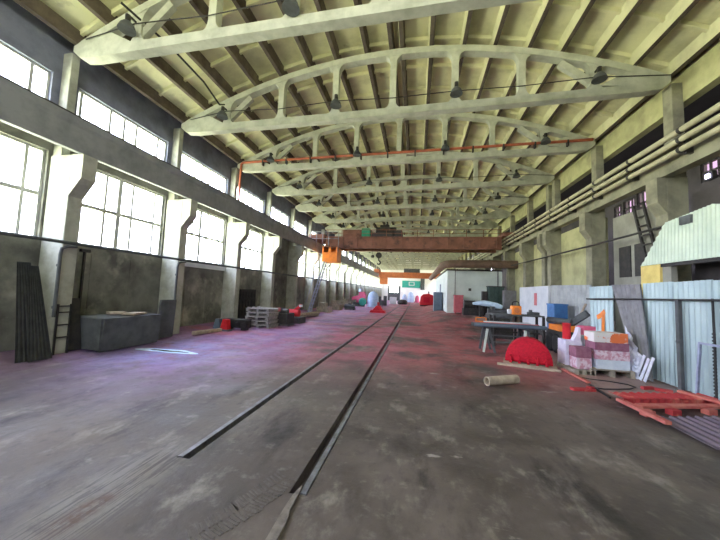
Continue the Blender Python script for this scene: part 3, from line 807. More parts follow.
block(4.46, 4.92, 9.24, 9.62, 0, .50, 'bpale', 'pale block pack on the floor behind the tall stack, lower of two')
block(4.46, 4.92, 9.24, 9.62, .50, .92, 'bpale', 'pale block pack behind the tall stack, upper of two')
block(4.50, 4.80, 9.26, 9.60, .92, 1.16, 'pink', 'small pink red pack topping the pale packs behind the tall stack')
mb = MB(); mb.lathe((4.16, 9.44, .78), [(.095, 0), (.10, .03), (.10, .40), (.11, .41), (.11, .43), (.04, .44)], 18)
solid('red_roll', mb, 'red', 'red roll standing upright on the white lavender block pack', 'roll')
mb = MB(); mb.prism([(4.20, .78), (4.37, .78), (4.37, 1.13), (4.33, 1.14), (4.29, .98)], 'Y', 9.14, 9.32)
solid('white_wedge', mb, 'bwhite', 'white wedge shaped block leaning beside the red roll', 'block')

# red half drum on a plank
d = thing('half_drum', (3.15, 9.35, 0), 'rough red half drum standing on its flat side near the blocks', 'drum')
mb = MB(); n = 28; cx, rr, sh = 3.14, .58, .07
prof = [(cx + rr * math.cos(PI * i / n), sh + .05 + .62 * math.sin(PI * i / n)) for i in range(n + 1)]
prof = prof + [(cx - rr, sh), (cx + rr, sh)]
mb.prism(prof, 'Y', 9.22, 9.75)
# domed face
dv = [(cx, 9.14, sh + .05)]; rings = 5
for r in range(1, rings + 1):
    f = r / rings
    for i in range(n + 1): dv.append((cx + rr * f * math.cos(PI * i / n), 9.22 - .08 * (1 - f ** 2), sh + .05 + .62 * f * math.sin(PI * i / n)))
df = [(0, 1 + i, 2 + i) for i in range(n)]
for r in range(rings - 1):
    for i in range(n):
        a = 1 + r * (n + 1) + i; df.append((a, a + n + 1, a + n + 2, a + 1))
mb.add(dv, df, True)
mb.build('shell', 'redrough', d)
for i in range(5):
    x = cx - .44 + .22 * i
    MB().prism([(x - .035, sh - .02), (x + .035, sh - .02), (x + .004, sh + .2), (x - .004, sh + .2)], 'Y', 9.1, 9.24).build('rib', 'redrough', d)
d.rotation_euler.z = -.31
mb = MB(); mb.obox((3.15, 9.33, .025), (1.3, .8, .05), -.28)
mb.obox((2.98, 8.90, .03), (1.5, .07, .06), -.26)
solid('base_board', mb, 'wood', 'low brown board lying under the red half drum', 'board')
mb = MB(); mb.tube([(1.50, 6.86, .095), (2.20, 7.26, .095)], .095, 18, hollow=.8)
solid('loose_pipe', mb, 'wood', 'short brown cardboard tube lying alone on the open floor', 'tube')
# hoses and bits on the floor
mb = MB(); mb.tube([(3.85, 9.0, .02), (3.86, 8.3, .02), (4.1, 8.15, .02), (4.45, 8.08, .02), (4.72, 7.92, .02), (4.75, 7.72, .02), (4.55, 7.55, .02), (4.2, 7.42, .02), (3.95, 7.35, .02), (3.8, 7.4, .02)], .012, 8)
solid('hose', mb, 'black', 'thin dark hose looped on the floor in front of the blocks', 'hose')
mb = MB(); mb.beam((3.86, 9.0, .03), (3.86, 7.75, .03), .08, .04); 
solid('timber_batten', mb, 'plankor', 'long pale batten on the floor leading from the half drum towards the red planks', 'batten')
mb = MB(); mb.beam((3.84, 7.7, .015), (3.72, 6.75, .015), .035, .03)
solid('steel_bar', mb, 'dark', 'dark bar on the floor between the batten and the red planks', 'bar')
mb = MB(); mb.obox((3.45, 7.16, .025), (.46, .12, .05), .15); mb.obox((3.62, 7.22, .06), (.12, .1, .03), .5)
solid('red_offcut', mb, 'redrust', 'small rusty red offcut lying on the floor before the hose', 'offcut')
for i, (x, y) in enumerate(((4.98, 7.72), (5.2, 7.62))):
    mb = MB(); mb.obox((x, y, .03), (.28, .08, .06), .3 - .8 * i)
    solid('red_scrap', mb, 'redrust', 'small red scrap near the foot of the fence, %s the dark post' % ('farther left of' if i == 0 else 'closer to'), 'scrap', 'red scraps by the fence')

# pile of red planks
U = Vector((.956, .293, 0)); V = Vector((.15, -.99, 0))
def plank(p, q, w, h, m, name, lab):
    mb = MB(); mb.beam(p, q, w, h); return solid(name, mb, m, lab, 'plank', 'red planks on the floor')
mb = MB(); a = Vector((3.62, 6.62, .15)); e = Vector((5.42, 7.10, .15)); 
mb.corr(a + V * .34, e + V * .34, a, e, 12, .012, rows=1); mb.corr(a + V * .34 + Vector((0, 0, -.1)), e + V * .34 + Vector((0, 0, -.1)), a + V * .34, e + V * .34, 12, .01)
solid('red_sheet', mb, 'redrust', 'red ribbed sheet lying on top of the plank pile at the right', 'sheet')
plank((3.66, 6.40, .10), (3.75, 5.42, .09), .09, .05, 'plankor', 'timber_plank', 'pinkish orange plank at the left edge of the pile, pointing to the camera')
plank((3.80, 6.12, .10), (5.6, 6.62, .10), .14, .04, 'plankor', 'timber_plank', 'pinkish plank lying across the middle of the pile')
plank((3.76, 6.44, .06), (5.3, 6.84, .06), .18, .05, 'redrust', 'timber_plank', 'red plank just under the ribbed red sheet')
plank((5.05, 7.02, .19), (5.35, 6.40, .17), .12, .04, 'plankor', 'timber_plank', 'short pinkish plank slanting over the right end of the pile')
for i, (x, y) in enumerate(((3.82, 5.95), (4.32, 6.14), (5.0, 6.36))):
    mb = MB(); mb.obox((x, y, .045), (.17, .12, .09), .3)
    solid('spacer_block', mb, 'plankor' if i != 1 else 'redrust', 'wooden spacer block under the pinkish plank, %s from the left' % ORD[i + 1], 'block', 'spacer blocks under the planks')
mb = MB(); mb.corr((3.80, 4.74, .03), (5.8, 5.34, .03), (3.80, 5.82, .03), (5.8, 6.42, .03), 13, .014, kind='trap')
solid('purple_sheet', mb, 'purple', 'purple grey corrugated sheet lying flat on the floor at the right edge', 'sheet')

# ------------------------------------------------------------------ work tables
t = thing('trestle_table', (3.0, 11.2, 0), 'steel trestle carrying long grey pipes and bars behind the half drum', 'table')
for x, s in ((2.42, 1), (3.62, 1)):
    for y in (10.92, 11.55):
        MB().beam((x - .02, y, .82), (x - .14, y, .0), .065, .065).build('leg', 'slate' if y > 11 else 'lampw', t)
        MB().beam((x + .02, y, .82), (x + .22, y, .0), .065, .065).build('leg', 'slate', t)
    MB().box(x - .06, x + .06, 10.8, 11.7, .80, .84).build('bearer', 'slate', t)
for z in (.36, .58): MB().beam((2.5, 10.92, z), (3.66, 10.92, z), .035, .035).build('stretcher', 'slate', t)
def pipe_on(x0, x1, y, z, r, m, lab, name='steel_tube'):
    mb = MB(); mb.tube([(x0, y, z), (x1, y, z)], r, 14, hollow=.8); return solid(name, mb, m, lab, 'tube', 'long tubes on the trestle')
pipe_on(1.98, 4.22, 10.90, .905, .065, 'bluecab', 'long blue grey tube on the trestle, front one')
pipe_on(1.90, 4.15, 11.06, .905, .065, 'slate', 'long dark grey tube on the trestle behind the front one')
mb = MB(); mb.box(2.0, 4.1, 11.18, 11.26, .84, .98); solid('red_bar', mb, 'redcab', 'long red striped bar lying behind the grey tubes on the trestle', 'bar')
mb = MB(); mb.box(2.4, 3.9, 11.36, 11.58, .84, 1.0); 
for i in range(4): mb.box(2.5 + i * .35, 2.62 + i * .35, 11.34, 11.36, .86, .98)
solid('profile_beam', mb, 'white', 'white profiled beam at the back of the trestle', 'beam')
f = MB()
for a, c in (((2.15, 11.62, .84), (2.15, 11.62, 1.1)), ((2.5, 11.62, .84), (2.5, 11.62, 1.1)), ((2.15, 11.62, 1.1), (2.5, 11.62, 1.1)), ((2.15, 11.62, .97), (2.5, 11.62, .97))): f.beam(a, c, .03, .03)
f.box(2.1, 2.55, 11.6, 11.64, .84, .87)
solid('orange_bracket', f, 'orange', 'small orange wire bracket on the left end of the trestle', 'bracket')
t = thing('work_bench', (4.0, 12.7, 0), 'dark steel bench behind the trestle carrying the orange winch', 'bench')
MB().box(2.9, 4.72, 12.35, 13.1, 1.17, 1.22).build('bench_top', 'slate', t)
for x in (2.96, 3.9, 4.68):
    for y in (12.36, 13.02): MB().box(x - .04, x + .04, y - .04, y + .04, 0, 1.17).build('leg', 'dark', t)
MB().box(3.0, 4.66, 12.62, 12.66, .5, .56).build('stretcher', 'dark', t)
w = thing('winch', (3.8, 12.6, 1.22), 'orange winch with a black carrying handle on the bench', 'winch')
MB().box(3.62, 3.96, 12.45, 12.75, 1.22, 1.56).build('housing', 'orange', w, .03)
MB().tube([(3.66, 12.6, 1.56), (3.68, 12.6, 1.68), (3.74, 12.6, 1.72), (3.84, 12.6, 1.72), (3.9, 12.6, 1.68), (3.92, 12.6, 1.56)], .022, 8).build('handle', 'black', w)
MB().lathe((3.79, 12.44, 1.39), [(.1, 0), (.1, .02), (.05, .02)], 18, 'Y').build('drum_cap', 'rust_or', w)
MB().box(3.5, 3.62, 12.5, 12.7, 1.24, 1.42).build('motor', 'white', w, .02)
g = MB(); g.box(4.25, 4.6, 12.5, 12.8, 1.22, 1.34); g.box(4.3, 4.36, 12.55, 12.75, 1.34, 1.42)
solid('tool_box', g, 'slate', 'flat grey tool box on the bench right of the winch', 'box')
mb = MB(); mb.box(3.1, 4.3, 14.6, 15.4, 0, .5); mb.tube([(3.2, 14.9, .7), (4.2, 14.9, .7)], .2, 12)
solid('motor_unit', mb, 'dark', 'dark motor unit on the floor behind the bench', 'machine')

# ------------------------------------------------------------------ cabin with duct, far right
FZ = .5
def raised():
    """the slab climbs gently towards the cabin"""
    mb = MB(); xs = [-.2 + .2 * i for i in range(13)] + [3, 4, 6.3, 9, 15]; ys = [15.6 + .5 * i for i in range(15)] + [24, 30, 40, 40.5, 41, 41.5]
    sm = lambda t: max(0., min(1., t)) ** 2 * (3 - 2 * max(0., min(1., t)))
    vs = [(x, y, .001 + FZ * sm((y - 15.6) / 7.0) * sm((x + .2) / 2.4) * sm((41.5 - y) / 1.5)) for x in xs for y in ys]
    n = len(ys)
    mb.add(vs, [(a * n + b, (a + 1) * n + b, (a + 1) * n + b + 1, a * n + b + 1) for a in range(len(xs) - 1) for b in range(n - 1)], True)
    struct('floor_raised', mb, 'floor')
raised()
CY = 24.4
c = thing('cabin', (4.4, CY + 7, FZ), 'large pale green white cabin built inside the hall, far right', 'cabin')
MB().box(2.36, 6.38, CY, CY + 14, FZ - .1, 3.80).build('cabin_body', 'cabin', c)
MB().box(2.28, 6.42, CY - .1, CY + 14.1, 3.80, 3.90).build('roof_edge', 'dark', c)
MB().box(2.93, 2.97, CY - .04, CY, 1.9, 3.8).build('down_cable', 'dark', c)
MB().box(6.05, 6.10, CY - .04, CY, 1.5, 3.8).build('down_cable', 'dark', c)
MB().box(3.95, 4.15, CY - .05, CY, 2.25, 2.45).build('vent', 'dark', c)
MB().box(2.32, 2.36, CY + 6, CY + 7.2, FZ, 2.9).build('side_door', 'bluecab', c)
mb = MB(); mb.tube([(7.09, 23.25, 4.24), (3.0, 23.25, 4.22), (2.55, 23.35, 4.22), (2.2, 23.8, 4.22), (2.05, 24.6, 4.22), (2.05, 46, 4.25)], .29, 18)
for x in (6.2, 5.2, 4.2): mb.tube([(x - .05, 23.25, 4.24), (x + .05, 23.25, 4.24)], .305, 18)
solid('duct', mb, 'ductrust', 'thick brown insulated duct lying along the top of the pale cabin', 'duct')
mb = MB(); mb.box(1.55, 2.28, 27.6, 28.8, FZ - .1, 2.1); mb.box(1.9, 1.92, 27.57, 27.6, .6, 2.05); mb.box(1.75, 1.82, 27.55, 27.6, 1.2, 1.4)
solid('steel_locker', mb, 'bluecab', 'blue grey steel locker at the left corner of the pale cabin', 'locker')
mb = MB(); mb.box(2.84, 3.48, 23.75, 24.25, FZ + .08, 1.84); mb.box(2.81, 3.51, 23.72, 24.28, 1.84, 1.90); mb.box(2.9, 2.98, 23.8, 24.2, FZ - .02, FZ + .08); mb.box(3.34, 3.42, 23.8, 24.2, FZ - .02, FZ + .08); mb.box(3.15, 3.17, 23.74, 23.75, .7, 1.8)
solid('red_cabinet', mb, 'redcab', 'faded red cabinet standing against the pale cabin wall', 'cabinet')
c = thing('cabinet', (5.9, 23.9, FZ), 'dark green switch cabinet against the pale cabin, beside the columns', 'cabinet')
MB().box(5.26, 6.34, 23.72, 24.3, FZ - .02, 2.6).build('cabinet_body', 'dkgreen', c, .02)
MB().box(5.22, 6.38, 23.69, 24.33, 2.6, 2.66).build('cabinet_top', 'dark', c)
for x in (5.30, 5.65, 6.0): MB().box(x, x + .31, 23.69, 23.72, .7, 2.52).build('door', 'dkgreen', c, .01)
mb = MB(); mb.box(4.88, 5.2, 23.8, 24.3, FZ - .02, 2.25); mb.box(4.91, 5.17, 23.78, 23.8, .6, 2.2)
solid('small_cabinet', mb, 'dark', 'narrow black cabinet left of the dark green switch cabinet', 'cabinet')
mb = MB(); mb.box(5.98, 6.75, 22.3, 22.8, FZ - .04, 2.34); mb.box(6.05, 6.35, 22.27, 22.3, 1.3, 1.9); mb.box(6.5, 6.53, 22.26, 22.3, .7, 2.3)
solid('grey_cabinet', mb, 'corr_d', 'grey cabinet right of the dark green switch cabinet, before a right side column', 'cabinet')
mb = MB(); q = random.Random(4); pts = [(3.85, 21.9, 1.36), (4.15, 21.7, 1.40), (4.5, 21.6, 1.42), (4.9, 21.5, 1.36), (5.25, 21.4, 1.28), (5.6, 21.3, 1.18)]
mb.tube(pts, [.08, .16, .20, .19, .2, .14], 14)
c = thing('tarp_bundle', (4.7, 21.6, FZ), 'long bundle wrapped in pale blue tarpaulin lying on dark stands', 'bundle')
mb.build('wrapping', 'tarp', c)
for x in (4.2, 5.2): MB().box(x, x + .1, 21.4, 21.7, FZ - .1, 1.25).build('stand', 'dark', c)
mb = MB(); mb.box(3.3, 4.7, 22.4, 23.1, FZ - .05, 1.0); mb.tube([(3.35, 22.6, 1.25), (4.1, 22.6, 1.25)], .3, 14); mb.box(4.2, 4.6, 22.5, 23, 1.0, 1.5)
solid('dark_machine', mb, 'dark', 'dark machine standing between the red cabinet and the tarpaulin bundle', 'machine')
mb = MB(); mb.box(4.45, 5.9, 20.3, 20.9, .3, .8); mb.tube([(4.5, 20.5, .95), (5.6, 20.5, .95)], .17, 12); mb.box(4.7, 4.9, 20.3, 20.7, 1.0, 1.25)
solid('low_machine', mb, 'slate', 'low grey machine in front of the tarpaulin bundle', 'machine')

# ------------------------------------------------------------------ middle distance, near the tracks
p = thing('red_stand', (-3.45, 28, 0), 'bright red pyramid shaped stand left of the tracks', 'stand')
MB().prism([(-4.2, 0), (-2.75, 0), (-2.85, .22), (-4.1, .22)], 'Y', 27.5, 28.5).build('base', 'red', p)
MB().prism([(-3.95, .22), (-3.0, .22), (-3.25, .62), (-3.65, .62)], 'Y', 27.7, 28.3).build('body', 'red', p)
MB().tube([(-3.45, 28, .6), (-3.45, 28, .95)], .12, 12).build('spindle', 'redrust', p)
mb = MB(); N = 16; vs = []; fs = []
prof = [(0, 1.05), (.3, 1.1), (.8, 1.02), (1.3, .98), (1.7, .8), (1.92, .4), (1.97, .05)]
for z, s in prof:
    for k in range(N):
        a = 2 * PI * k / N; j = 1 + R.uniform(-.08, .08)
        vs.append((-5.4 + .68 * s * j * math.cos(a), 38 + .6 * s * j * math.sin(a), z))
for i in range(len(prof) - 1):
    for k in range(N): fs.append((i * N + k, i * N + (k + 1) % N, (i + 1) * N + (k + 1) % N, (i + 1) * N + k))
mb.add(vs, fs, True); mb.add(vs[-N:], [tuple(range(N))])
solid('wrapped_load', mb, 'bluepl', 'upright load wrapped in pale blue plastic behind the red stand', 'load')
c = thing('pink_machine', (-6.9, 38, 0), 'pink red machine with a teal wheel near the left wall', 'machine')
MB().beam((-8.1, 38.2, .95), (-6.3, 37.9, 1.45), .5, .4).build('arm', 'pink', c)
MB().box(-7.5, -6.4, 37.6, 38.6, .5, 1.2).build('body', 'pink', c, .04)
MB().box(-7.2, -6.5, 37.7, 38.5, 1.2, 1.85).build('hood', 'pink', c, .04)
MB().lathe((-6.65, 37.45, .62), [(.3, 0), (.5, .02), (.5, .12), (.3, .14)], 20, 'Y').build('wheel', 'teal', c)
MB().box(-7.9, -6.5, 37.7, 38.5, 0, .5).build('chassis', 'slate', c)
MB().box(-7.3, -7.0, 37.8, 38.4, 1.85, 2.25).build('seat', 'bluepl', c)
mb = MB(); mb.box(-7.1, -6.1, 29.7, 30.4, 0, .18); mb.tube([(-7.15, 30, .36), (-6.1, 30, .36)], .2, 14); mb.box(-6.75, -6.45, 29.9, 30.1, .5, .66)
solid('electric_motor', mb, 'slate', 'grey electric motor lying on the floor before the pink machine', 'motor')
mb = MB(); mb.box(-6.2, -4.6, 43, 44, 0, .7); mb.box(-5.9, -5.0, 43.2, 43.9, .7, 1.3); mb.tube([(-4.4, 43.4, .0), (-4.4, 43.4, 1.4)], .25, 12)
solid('grey_machine', mb, 'slate', 'grey machine partly hidden behind the blue wrapped load', 'machine')
mb = MB(); mb.box(-4.5, -3.4, 52, 53, 0, 1.15); mb.box(-4.45, -3.45, 51.98, 52, .1, 1.05)
solid('white_crate', mb, 'white', 'white crate beside the tracks near the far door', 'crate', bevel=.02)
mb = MB(); mb.lathe((-2.3, 52, 0), [(.75, 0), (.85, .2), (.8, .55), (.55, .75), (.1, .8)], 16)
solid('dark_heap', mb, 'dark', 'dark rounded heap between the rails near the far door', 'heap')
c = thing('red_tank_wagon', (1.6, 48, 0), 'red boxy machine with rounded top right of the tracks', 'machine')
mb = MB(); mb.prism([(.5, .2), (2.75, .2), (2.75, 1.2), (2.5, 1.75), (1.9, 1.95), (1.1, 1.85), (.7, 1.5)], 'Y', 47.2, 49.4); mb.build('body', 'red', c, .05)
MB().box(1.1, 2.0, 47.12, 47.2, .6, 1.4).build('grille', 'redrough', c)
MB().box(.6, 2.7, 47.3, 49.3, 0, .2).build('skid', 'dark', c)
mb = MB(); mb.tube([(1.9, 48.2, 1.9), (1.9, 48.2, 2.3)], .1, 10); mb.build('exhaust', 'dark', c)
mb = MB(); mb.box(2.55, 2.95, 45, 45.35, 0, .6); solid('white_post', mb, 'white', 'small white bollard block in front of the red machine', 'bollard', bevel=.03)
for i, (x, w, h, m, lab) in enumerate(((-2.5, .9, 1.7, 'bluepl', 'pale blue wrapped machine at the far wall, leftmost of three'), (-1.2, 1.2, 2.2, 'bluepl', 'taller pale blue wrapped machine at the far wall, middle of three'), (.2, .8, 1.5, 'pink', 'pinkish red machine at the far wall, right of the blue wrapped ones'))):
    mb = MB(); mb.lathe((x, 66, 0), [(w * .55, 0), (w * .6, .2), (w * .55, h * .6), (w * .35, h * .9), (w * .1, h)], 12)
    mb.box(x - w * .5, x + w * .5, 65.8, 66.8, 0, h * .4)
    solid('far_machine', mb, m, lab, 'machine')
b = thing('green_board', (-1.3, 74.8, 3.4), 'teal green board with a white panel high on the far end wall', 'board')
MB().box(-3.5, .9, 74.85, 74.99, 3.3, 5.0).build('backboard', 'teal', b)
mb = MB(); mb.box(-1.9, -.5, 74.8, 74.85, 3.8, 4.0); mb.box(-1.9, -.5, 74.8, 74.85, 4.6, 4.75); mb.box(-1.9, -1.7, 74.8, 74.85, 4.0, 4.6); mb.box(-.7, -.5, 74.8, 74.85, 4.0, 4.6); mb.build('white_square', 'white', b)
mb = MB(); mb.box(.95, 1.9, 74.6, 74.99, 2.9, 6.0); solid('notice_board', mb, 'slate', 'dark grey panel beside the teal board on the end wall', 'panel')

# ------------------------------------------------------------------ along the left wall
def zw(x): return max(0, .22 * (-7.9 - x) / 1.25)
for i, (a, c, h, x0, x1, lab) in enumerate(((5.06, 5.30, 2.25, -8.28, -8.66, 'tall dark ribbed sheet leaning on the left wall by the first column, farther left'),
                                          (5.24, 5.42, 2.18, -8.22, -8.6, 'tall dark ribbed sheet leaning by the first column, overlapping its neighbour'))):
    mb = MB(); mb.corr((x0, a - .06, zw(x0) + .02), (x0, c + .2, zw(x0) + .02), (x1, a, h), (x1, c, h), 6, .012, rows=3, kind='trap')
    solid('dark_sheet', mb, 'dark_grate', lab, 'sheet', 'dark sheets leaning on the left wall')
mb = MB(); mb.beam((-8.5, 6.28, .12), (-8.75, 6.3, 1.42), .28, .08, (1, 0, 0))
solid('dark_board', mb, 'dark', 'black board standing upright just past the first column', 'board')
r = thing('rung_rack', (-8.5, 6.05, .1), 'low rack of dark rungs between the first column and the black board', 'rack')
for y in (5.78, 6.06): MB().box(-8.44, -8.41, y - .02, y + .02, .1, 1.3).build('upright', 'dark', r)
for z in (.5, .8, 1.1, 1.25): MB().beam((-8.425, 5.76, z), (-8.425, 6.08, z), .03, .03).build('rung', 'dark', r)
t = thing('trough', (-8.3, 7.3, 0), 'low dark steel trough along the left wall below the second bay of windows', 'trough')
mb = MB(); mb.prism([(-8.85, .2), (-7.98, .06), (-7.9, .92), (-8.9, .95), (-8.87, .87), (-8.0, .85), (-8.06, .2), (-8.8, .28)], 'Y', 6.5, 8.25); mb.build('trough_body', 'slate', t)
MB().box(-8.85, -7.95, 6.44, 6.5, .12, .92).build('end_plate', 'slate', t); MB().box(-8.85, -7.95, 8.25, 8.31, .12, .92).build('end_plate', 'slate', t)
mb = MB(); mb.obox((-8.2, 7.6, .98), (.35, .6, .05), .3); mb.obox((-8.5, 7.3, 1.0), (.3, .4, .06), -.4)
solid('scrap_boards', mb, 'wood', 'loose brownish board offcuts lying on the dark trough', 'offcuts')
mb = MB(); mb.obox((-8.28, 8.86, .72), (.06, .62, 1.28), -.1, 0, .05)
solid('grey_plate', mb, 'slate', 'grey plate standing against the second column', 'plate', bevel=.03)
for i, y in enumerate((5.7, 9.3)):
    mb = MB(); mb.tube([(-8.41, y + .0, 1.0), (-8.41, y, 2.5), (-8.38, y - .0, 2.64), (-8.36, y + .1, 2.7), (-8.36, y + .3, 2.72)], .035, 10)
    mb.box(-8.46, -8.4, y - .03, y + .03, 1.2, 1.26); mb.box(-8.46, -8.4, y - .03, y + .03, 2.2, 2.26)
    solid('bent_pipe', mb, 'slate', 'bent grey pipe running down the %s column on the left' % ORD[i + 1], 'pipe', 'bent pipes on the left columns')
mb = MB(); mb.tube([(-8.42, 2.0, 2.80), (-8.42, 5.8, 2.80), (-8.42, 9.4, 2.78), (-8.42, 20, 2.8), (-8.42, 74, 2.8)], .04, 8)
solid('sill_pipe', mb, 'slate', 'long thin grey pipe strapped across the left columns at sill height', 'pipe')
mb = MB(); mb.box(-9.13, -9.07, 6.72, 6.76, .9, 2.72); mb.box(-9.13, -9.05, 6.62, 6.86, 2.68, 2.76)
solid('wall_rod', mb, 'dark', 'thin dark T shaped rod fixed to the wall under the second bay of windows', 'rod')
mb = MB(); mb.box(-9.12, -9.06, 9.9, 13.4, 2.62, 2.8)
solid('sill_board', mb, 'white', 'pale board along the sill beneath the third bay of windows', 'board')
mb = MB(); mb.beam((-8.05, 9.9, .12), (-8.0, 11.4, .07), .14, .12)
solid('timber_beam', mb, 'wood', 'brown timber lying along the left wall before the red wedge', 'timber')
c = thing('steel_ramp', (-8.2, 11.6, 0), 'grey stand with a red wedge at the near end of the black beam', 'stand')
MB().box(-8.45, -7.7, 11.45, 11.75, 0, .08).build('base', 'bluecab', c)
MB().prism([(-8.45, .08), (-8.12, .08), (-8.18, .5), (-8.34, .5)], 'Y', 11.5, 11.72).build('grey_wedge', 'bluecab', c)
MB().prism([(-8.08, .08), (-7.74, .08), (-7.80, .48), (-7.98, .5)], 'Y', 11.46, 11.72).build('red_wedge', 'red', c)
mb = MB(); mb.box(-8.3, -7.15, 12.0, 12.3, .1, .42); mb.box(-8.3, -7.15, 11.95, 12.35, .42, .47); mb.box(-8.2, -8.0, 12.0, 12.3, 0, .1); mb.box(-7.45, -7.25, 12.0, 12.3, 0, .1)
for x in (-7.6, -7.25): mb.lathe((x, 11.94, .26), [(.09, 0), (.11, .03), (.11, .07)], 16, 'Y')
solid('black_beam', mb, 'black', 'black steel beam section lying between the red wedge and the pallet stack', 'beam')
h = 0
PALX = (-7.92, -6.75)
lp_ = ['bottom', 'second from the bottom', 'third from the bottom', 'fourth from the bottom', 'top']
for i in range(5):
    hh = .19; z = i * hh; dx = R.uniform(-.06, .06)
    p = thing('pallet', (-7.3 + dx, 13.6, z), 'pale grey pallet in the stack by the left wall, %s' % lp_[i], 'pallet', 'stacked pallets by the left wall')
    for q in range(3): 
        x = PALX[0] + dx + q * .52; MB().box(x, x + .11, 13.1, 14.1, z, z + .11).build('bearer', 'palletwhite', p)
    for q in range(5):
        y = 13.08 + q * .235; MB().box(PALX[0] + dx - .02, PALX[1] + dx, y, y + .12, z + .11, z + .15 if i < 4 else z + .14).build('deck_board', 'palletwhite', p)
    for q in range(3):
        y = 13.1 + q * .45; MB().box(PALX[0] + dx + .05, PALX[0] + dx + .2, y, y + .1, z + .15 if i < 4 else z + .14, z + hh).build('cleat', 'palletwhite', p)
mb = MB()
for i in range(6): mb.box(-9.0, -8.94, 14.2 + i * .28, 14.3 + i * .28, .2, 1.75)
for z in (.25, .7, 1.2, 1.65): mb.box(-9.02, -8.96, 14.2, 15.7, z, z + .12)
mb.box(-9.1, -9.03, 14.2, 15.7, .2, 1.7)
solid('grille', mb, 'dark', 'dark grille panel leaning on the left wall behind the pallet stack', 'grille')
c = thing('engine_block', (-6.6, 14.6, 0), 'dark engine block beside the pallet stack', 'engine')
MB().box(-7.1, -6.35, 14.3, 15.2, .08, .62).build('engine_body', 'dark', c, .03)
MB().tube([(-7.0, 14.6, .72), (-6.45, 14.6, .72)], .14, 12).build('cylinder_head', 'dark', c)
MB().box(-7.1, -6.3, 14.35, 15.15, 0, .08).build('skid', 'slate', c)
MB().box(-6.95, -6.8, 14.35, 14.5, .72, .9).build('cap', 'redcab', c)
c = thing('red_pump', (-6.5, 16.0, 0), 'red pump with a black base right of the engine block', 'pump')
MB().box(-7.1, -6.2, 15.6, 16.5, 0, .32).build('base', 'dark', c)
MB().tube([(-7.0, 16., .55), (-6.4, 16., .55)], .2, 14).build('pump_body', 'red', c)
MB().beam((-6.75, 16., .62), (-6.3, 16., 1.0), .16, .14).build('pump_arm', 'red', c)
MB().box(-6.4, -6.25, 15.9, 16.1, .9, 1.02).build('cap', 'white', c)
for i in range(4):
    mb = MB(); z = .09 + .15 * (i // 2); x = -7.7 + .22 * (i % 2) + .1 * (i // 2)
    mb.tube([(x, 18.2, z), (x + .4, 21.4, z)], .075, 12)
    solid('steel_bar', mb, 'wood', 'long rusty bar in the pile past the red pump, %s' % ('lower left', 'lower right', 'upper left', 'upper right')[i], 'bar', 'bar pile by the left wall')
l = thing('stair_ladder', (-7.5, 22.2, 0), 'bluish steel stair ladder rising to the orange crane cab', 'ladder')
for dy in (0, .55): MB().beam((-8.05, 21.7 + dy, .02), (-6.9, 21.7 + dy, 4.05), .05, .16, (0, 1, 0)).build('stringer', 'bluesteel', l)
for i in range(13):
    t = (i + .7) / 13.6
    MB().box(-8.05 + 1.15 * t - .1, -8.05 + 1.15 * t + .1, 21.72, 22.23, 4.05 * t - .02, 4.05 * t + .02).build('tread', 'bluesteel', l)
MB().beam((-8.2, 21.7, .9), (-7.2, 21.7, 4.6), .03, .03).build('handrail', 'bluesteel', l)
for i, y in enumerate((24.6, 28.4, 33.0)):
    mb = MB(); mb.box(-8.35, -7.3, y, y + 1.4, 0, .45 + .1 * i); mb.box(-8.2, -7.6, y + .2, y + 1, .45 + .1 * i, .8 + .1 * i)
    solid('stored_crate', mb, 'pallet', 'low brown crate by the left wall beyond the stair ladder, %s from it' % ORD[i + 1], 'crate', 'crates along the left wall')

# ------------------------------------------------------------------ marks on the floor
def blob(cx, cy, rx, ry, z, n, seed, h=.004):
    q = random.Random(seed); mb = MB(); vs = []
    ph = [q.uniform(0, 6.28) for _ in range(4)]
    for i in range(n):
        a = 2 * PI * i / n; s = 1 + .18 * math.sin(2 * a + ph[0]) + .12 * math.sin(3 * a + ph[1]) + .08 * math.sin(5 * a + ph[2])
        vs.append((cx + rx * s * math.cos(a), cy + ry * s * math.sin(a)))
    mb.prism(vs, 'Z', z, z + h); return mb
p = thing('powder_patch', (-6.85, 7.5, 0), 'bright pale blue powder patch round a dark puddle on the left of the floor', 'patch')
blob(-6.85, 7.48, .80, .23, 0, 40, 3, .004).build('powder', 'powder', p)
blob(-6.85, 7.47, .52, .075, .001, 40, 4, .006).build('puddle', 'puddle', p)
def tread(name, p, q, w, pitch, m, lab, skew=.35):
    p, q = Vector((*p, 0)), Vector((*q, 0)); d = (q - p); n = int(d.length / pitch); d.normalize(); s = Vector((-d.y, d.x, 0)); mb = MB()
    for i in range(n):
        c = p + d * (pitch * (i + .5) + R.uniform(-.01, .01))
        for side in (-1, 1):
            if R.random() < .12: continue
            e = c + s * side * w * .04; f = c + s * side * w * R.uniform(.42, .5) + d * skew * w * .5
            mb.beam(e + Vector((0, 0, .001)), f + Vector((0, 0, .001)), pitch * .5, .008)
    return solid(name, mb, m, lab, 'tyre marks', kind='stuff')
tread('tyre_marks', (-1.42, 2.42), (-1.22, 2.98), .30, .032, 'treadmud', 'ridged tyre tread print in the dirt just left of the right rail end', .15)
tread('tyre_marks', (-1.62, 2.05), (-1.40, 2.45), .26, .034, 'treadmud', 'faint ridged tread print in the nearest floor between the rails', .15)
solid('dirt_ridge', blob(-1.02, 2.3, .04, .5, 0, 36, 9, .02), 'mud', 'ridge of pale mud covering the near end of the right rail', 'dirt')

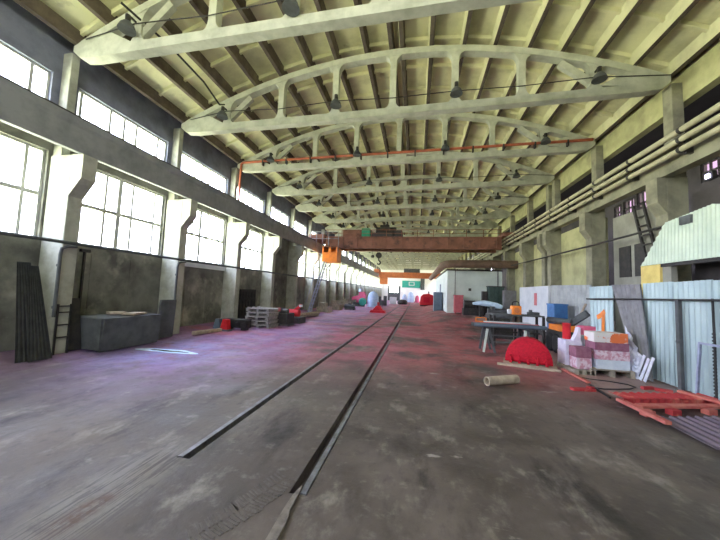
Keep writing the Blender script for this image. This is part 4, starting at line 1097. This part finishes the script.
# ------------------------------------------------------------------ light and camera
w = bpy.data.worlds.new('overcast_daylight'); SC.world = w; w.use_nodes = True
nt = w.node_tree; bg = nt.nodes['Background']
tc = nt.nodes.new('ShaderNodeTexCoord'); sp = nt.nodes.new('ShaderNodeSeparateXYZ'); nt.links.new(tc.outputs['Generated'], sp.inputs[0])
cr = nt.nodes.new('ShaderNodeValToRGB'); mr = nt.nodes.new('ShaderNodeMapRange'); mr.inputs[1].default_value = -1; mr.inputs[2].default_value = 1
nt.links.new(sp.outputs[2], mr.inputs[0]); nt.links.new(mr.outputs[0], cr.inputs[0])
e = cr.color_ramp.elements
e[0].position = 0; e[0].color = (1.25, 1.25, .80, 1)          # sunlit grassy yard below the horizon
e[1].position = 1; e[1].color = (.74, .80, 1.2, 1)
for pos, colr in ((.485, (1.3, 1.28, .85, 1)), (.515, (1., 1.0, 1.08, 1)), (.7, (.86, .90, 1.15, 1))):
    x = cr.color_ramp.elements.new(pos); x.color = colr
nt.links.new(cr.outputs[0], bg.inputs[0]); bg.inputs[1].default_value = 13.0

def portal(name, loc, rot, sx, sy):
    l = bpy.data.lights.new(name, 'AREA'); l.shape = 'RECTANGLE'; l.size = sx; l.size_y = sy
    l.cycles.is_portal = True
    o = bpy.data.objects.new(name, l); COL.objects.link(o); o.location = loc; o.rotation_euler = rot
portal('portal_left', (-9.45, 35, 5.0), (0, -PI / 2, 0), 4.4, 80)
portal('portal_aisle', (AX + .4, 66.7, 4.5), (0, PI / 2, 0), 7, 16)
portal('portal_back', (-.95, Y0 - .35, 8.0), (PI / 2, 0, 0), 11.1, 1.2)

cam = bpy.data.cameras.new('camera'); co = bpy.data.objects.new('camera', cam); COL.objects.link(co); SC.camera = co
cam.sensor_fit = 'HORIZONTAL'; cam.sensor_width = 36; cam.lens = 36 * 300 / 720; cam.clip_start = .05; cam.clip_end = 300
yaw, pitch, roll = .188, .072, .038
cy, sy, cp, spi = math.cos(yaw), math.sin(yaw), math.cos(pitch), math.sin(pitch)
fwd = Vector((-sy * cp, cy * cp, spi)); right = Vector((cy, sy, 0)); up = right.cross(fwd)
r2 = right * math.cos(roll) + up * math.sin(roll); u2 = up * math.cos(roll) - right * math.sin(roll)
mt = Matrix((r2, u2, -fwd)).transposed().to_4x4(); mt.translation = (0, 0, 1.874)
co.matrix_world = mt

SC.view_settings.view_transform = 'Standard'; SC.view_settings.look = 'None'; SC.view_settings.gamma = 1
SC.view_settings.exposure = 0.88; SC.view_settings.use_curve_mapping = False
SC.cycles.diffuse_bounces = 6; SC.cycles.max_bounces = 14; SC.cycles.sample_clamp_indirect = 8
SC.cycles.transparent_max_bounces = 12
for o in bpy.data.objects:
    if '_base' in o: del o['_base']
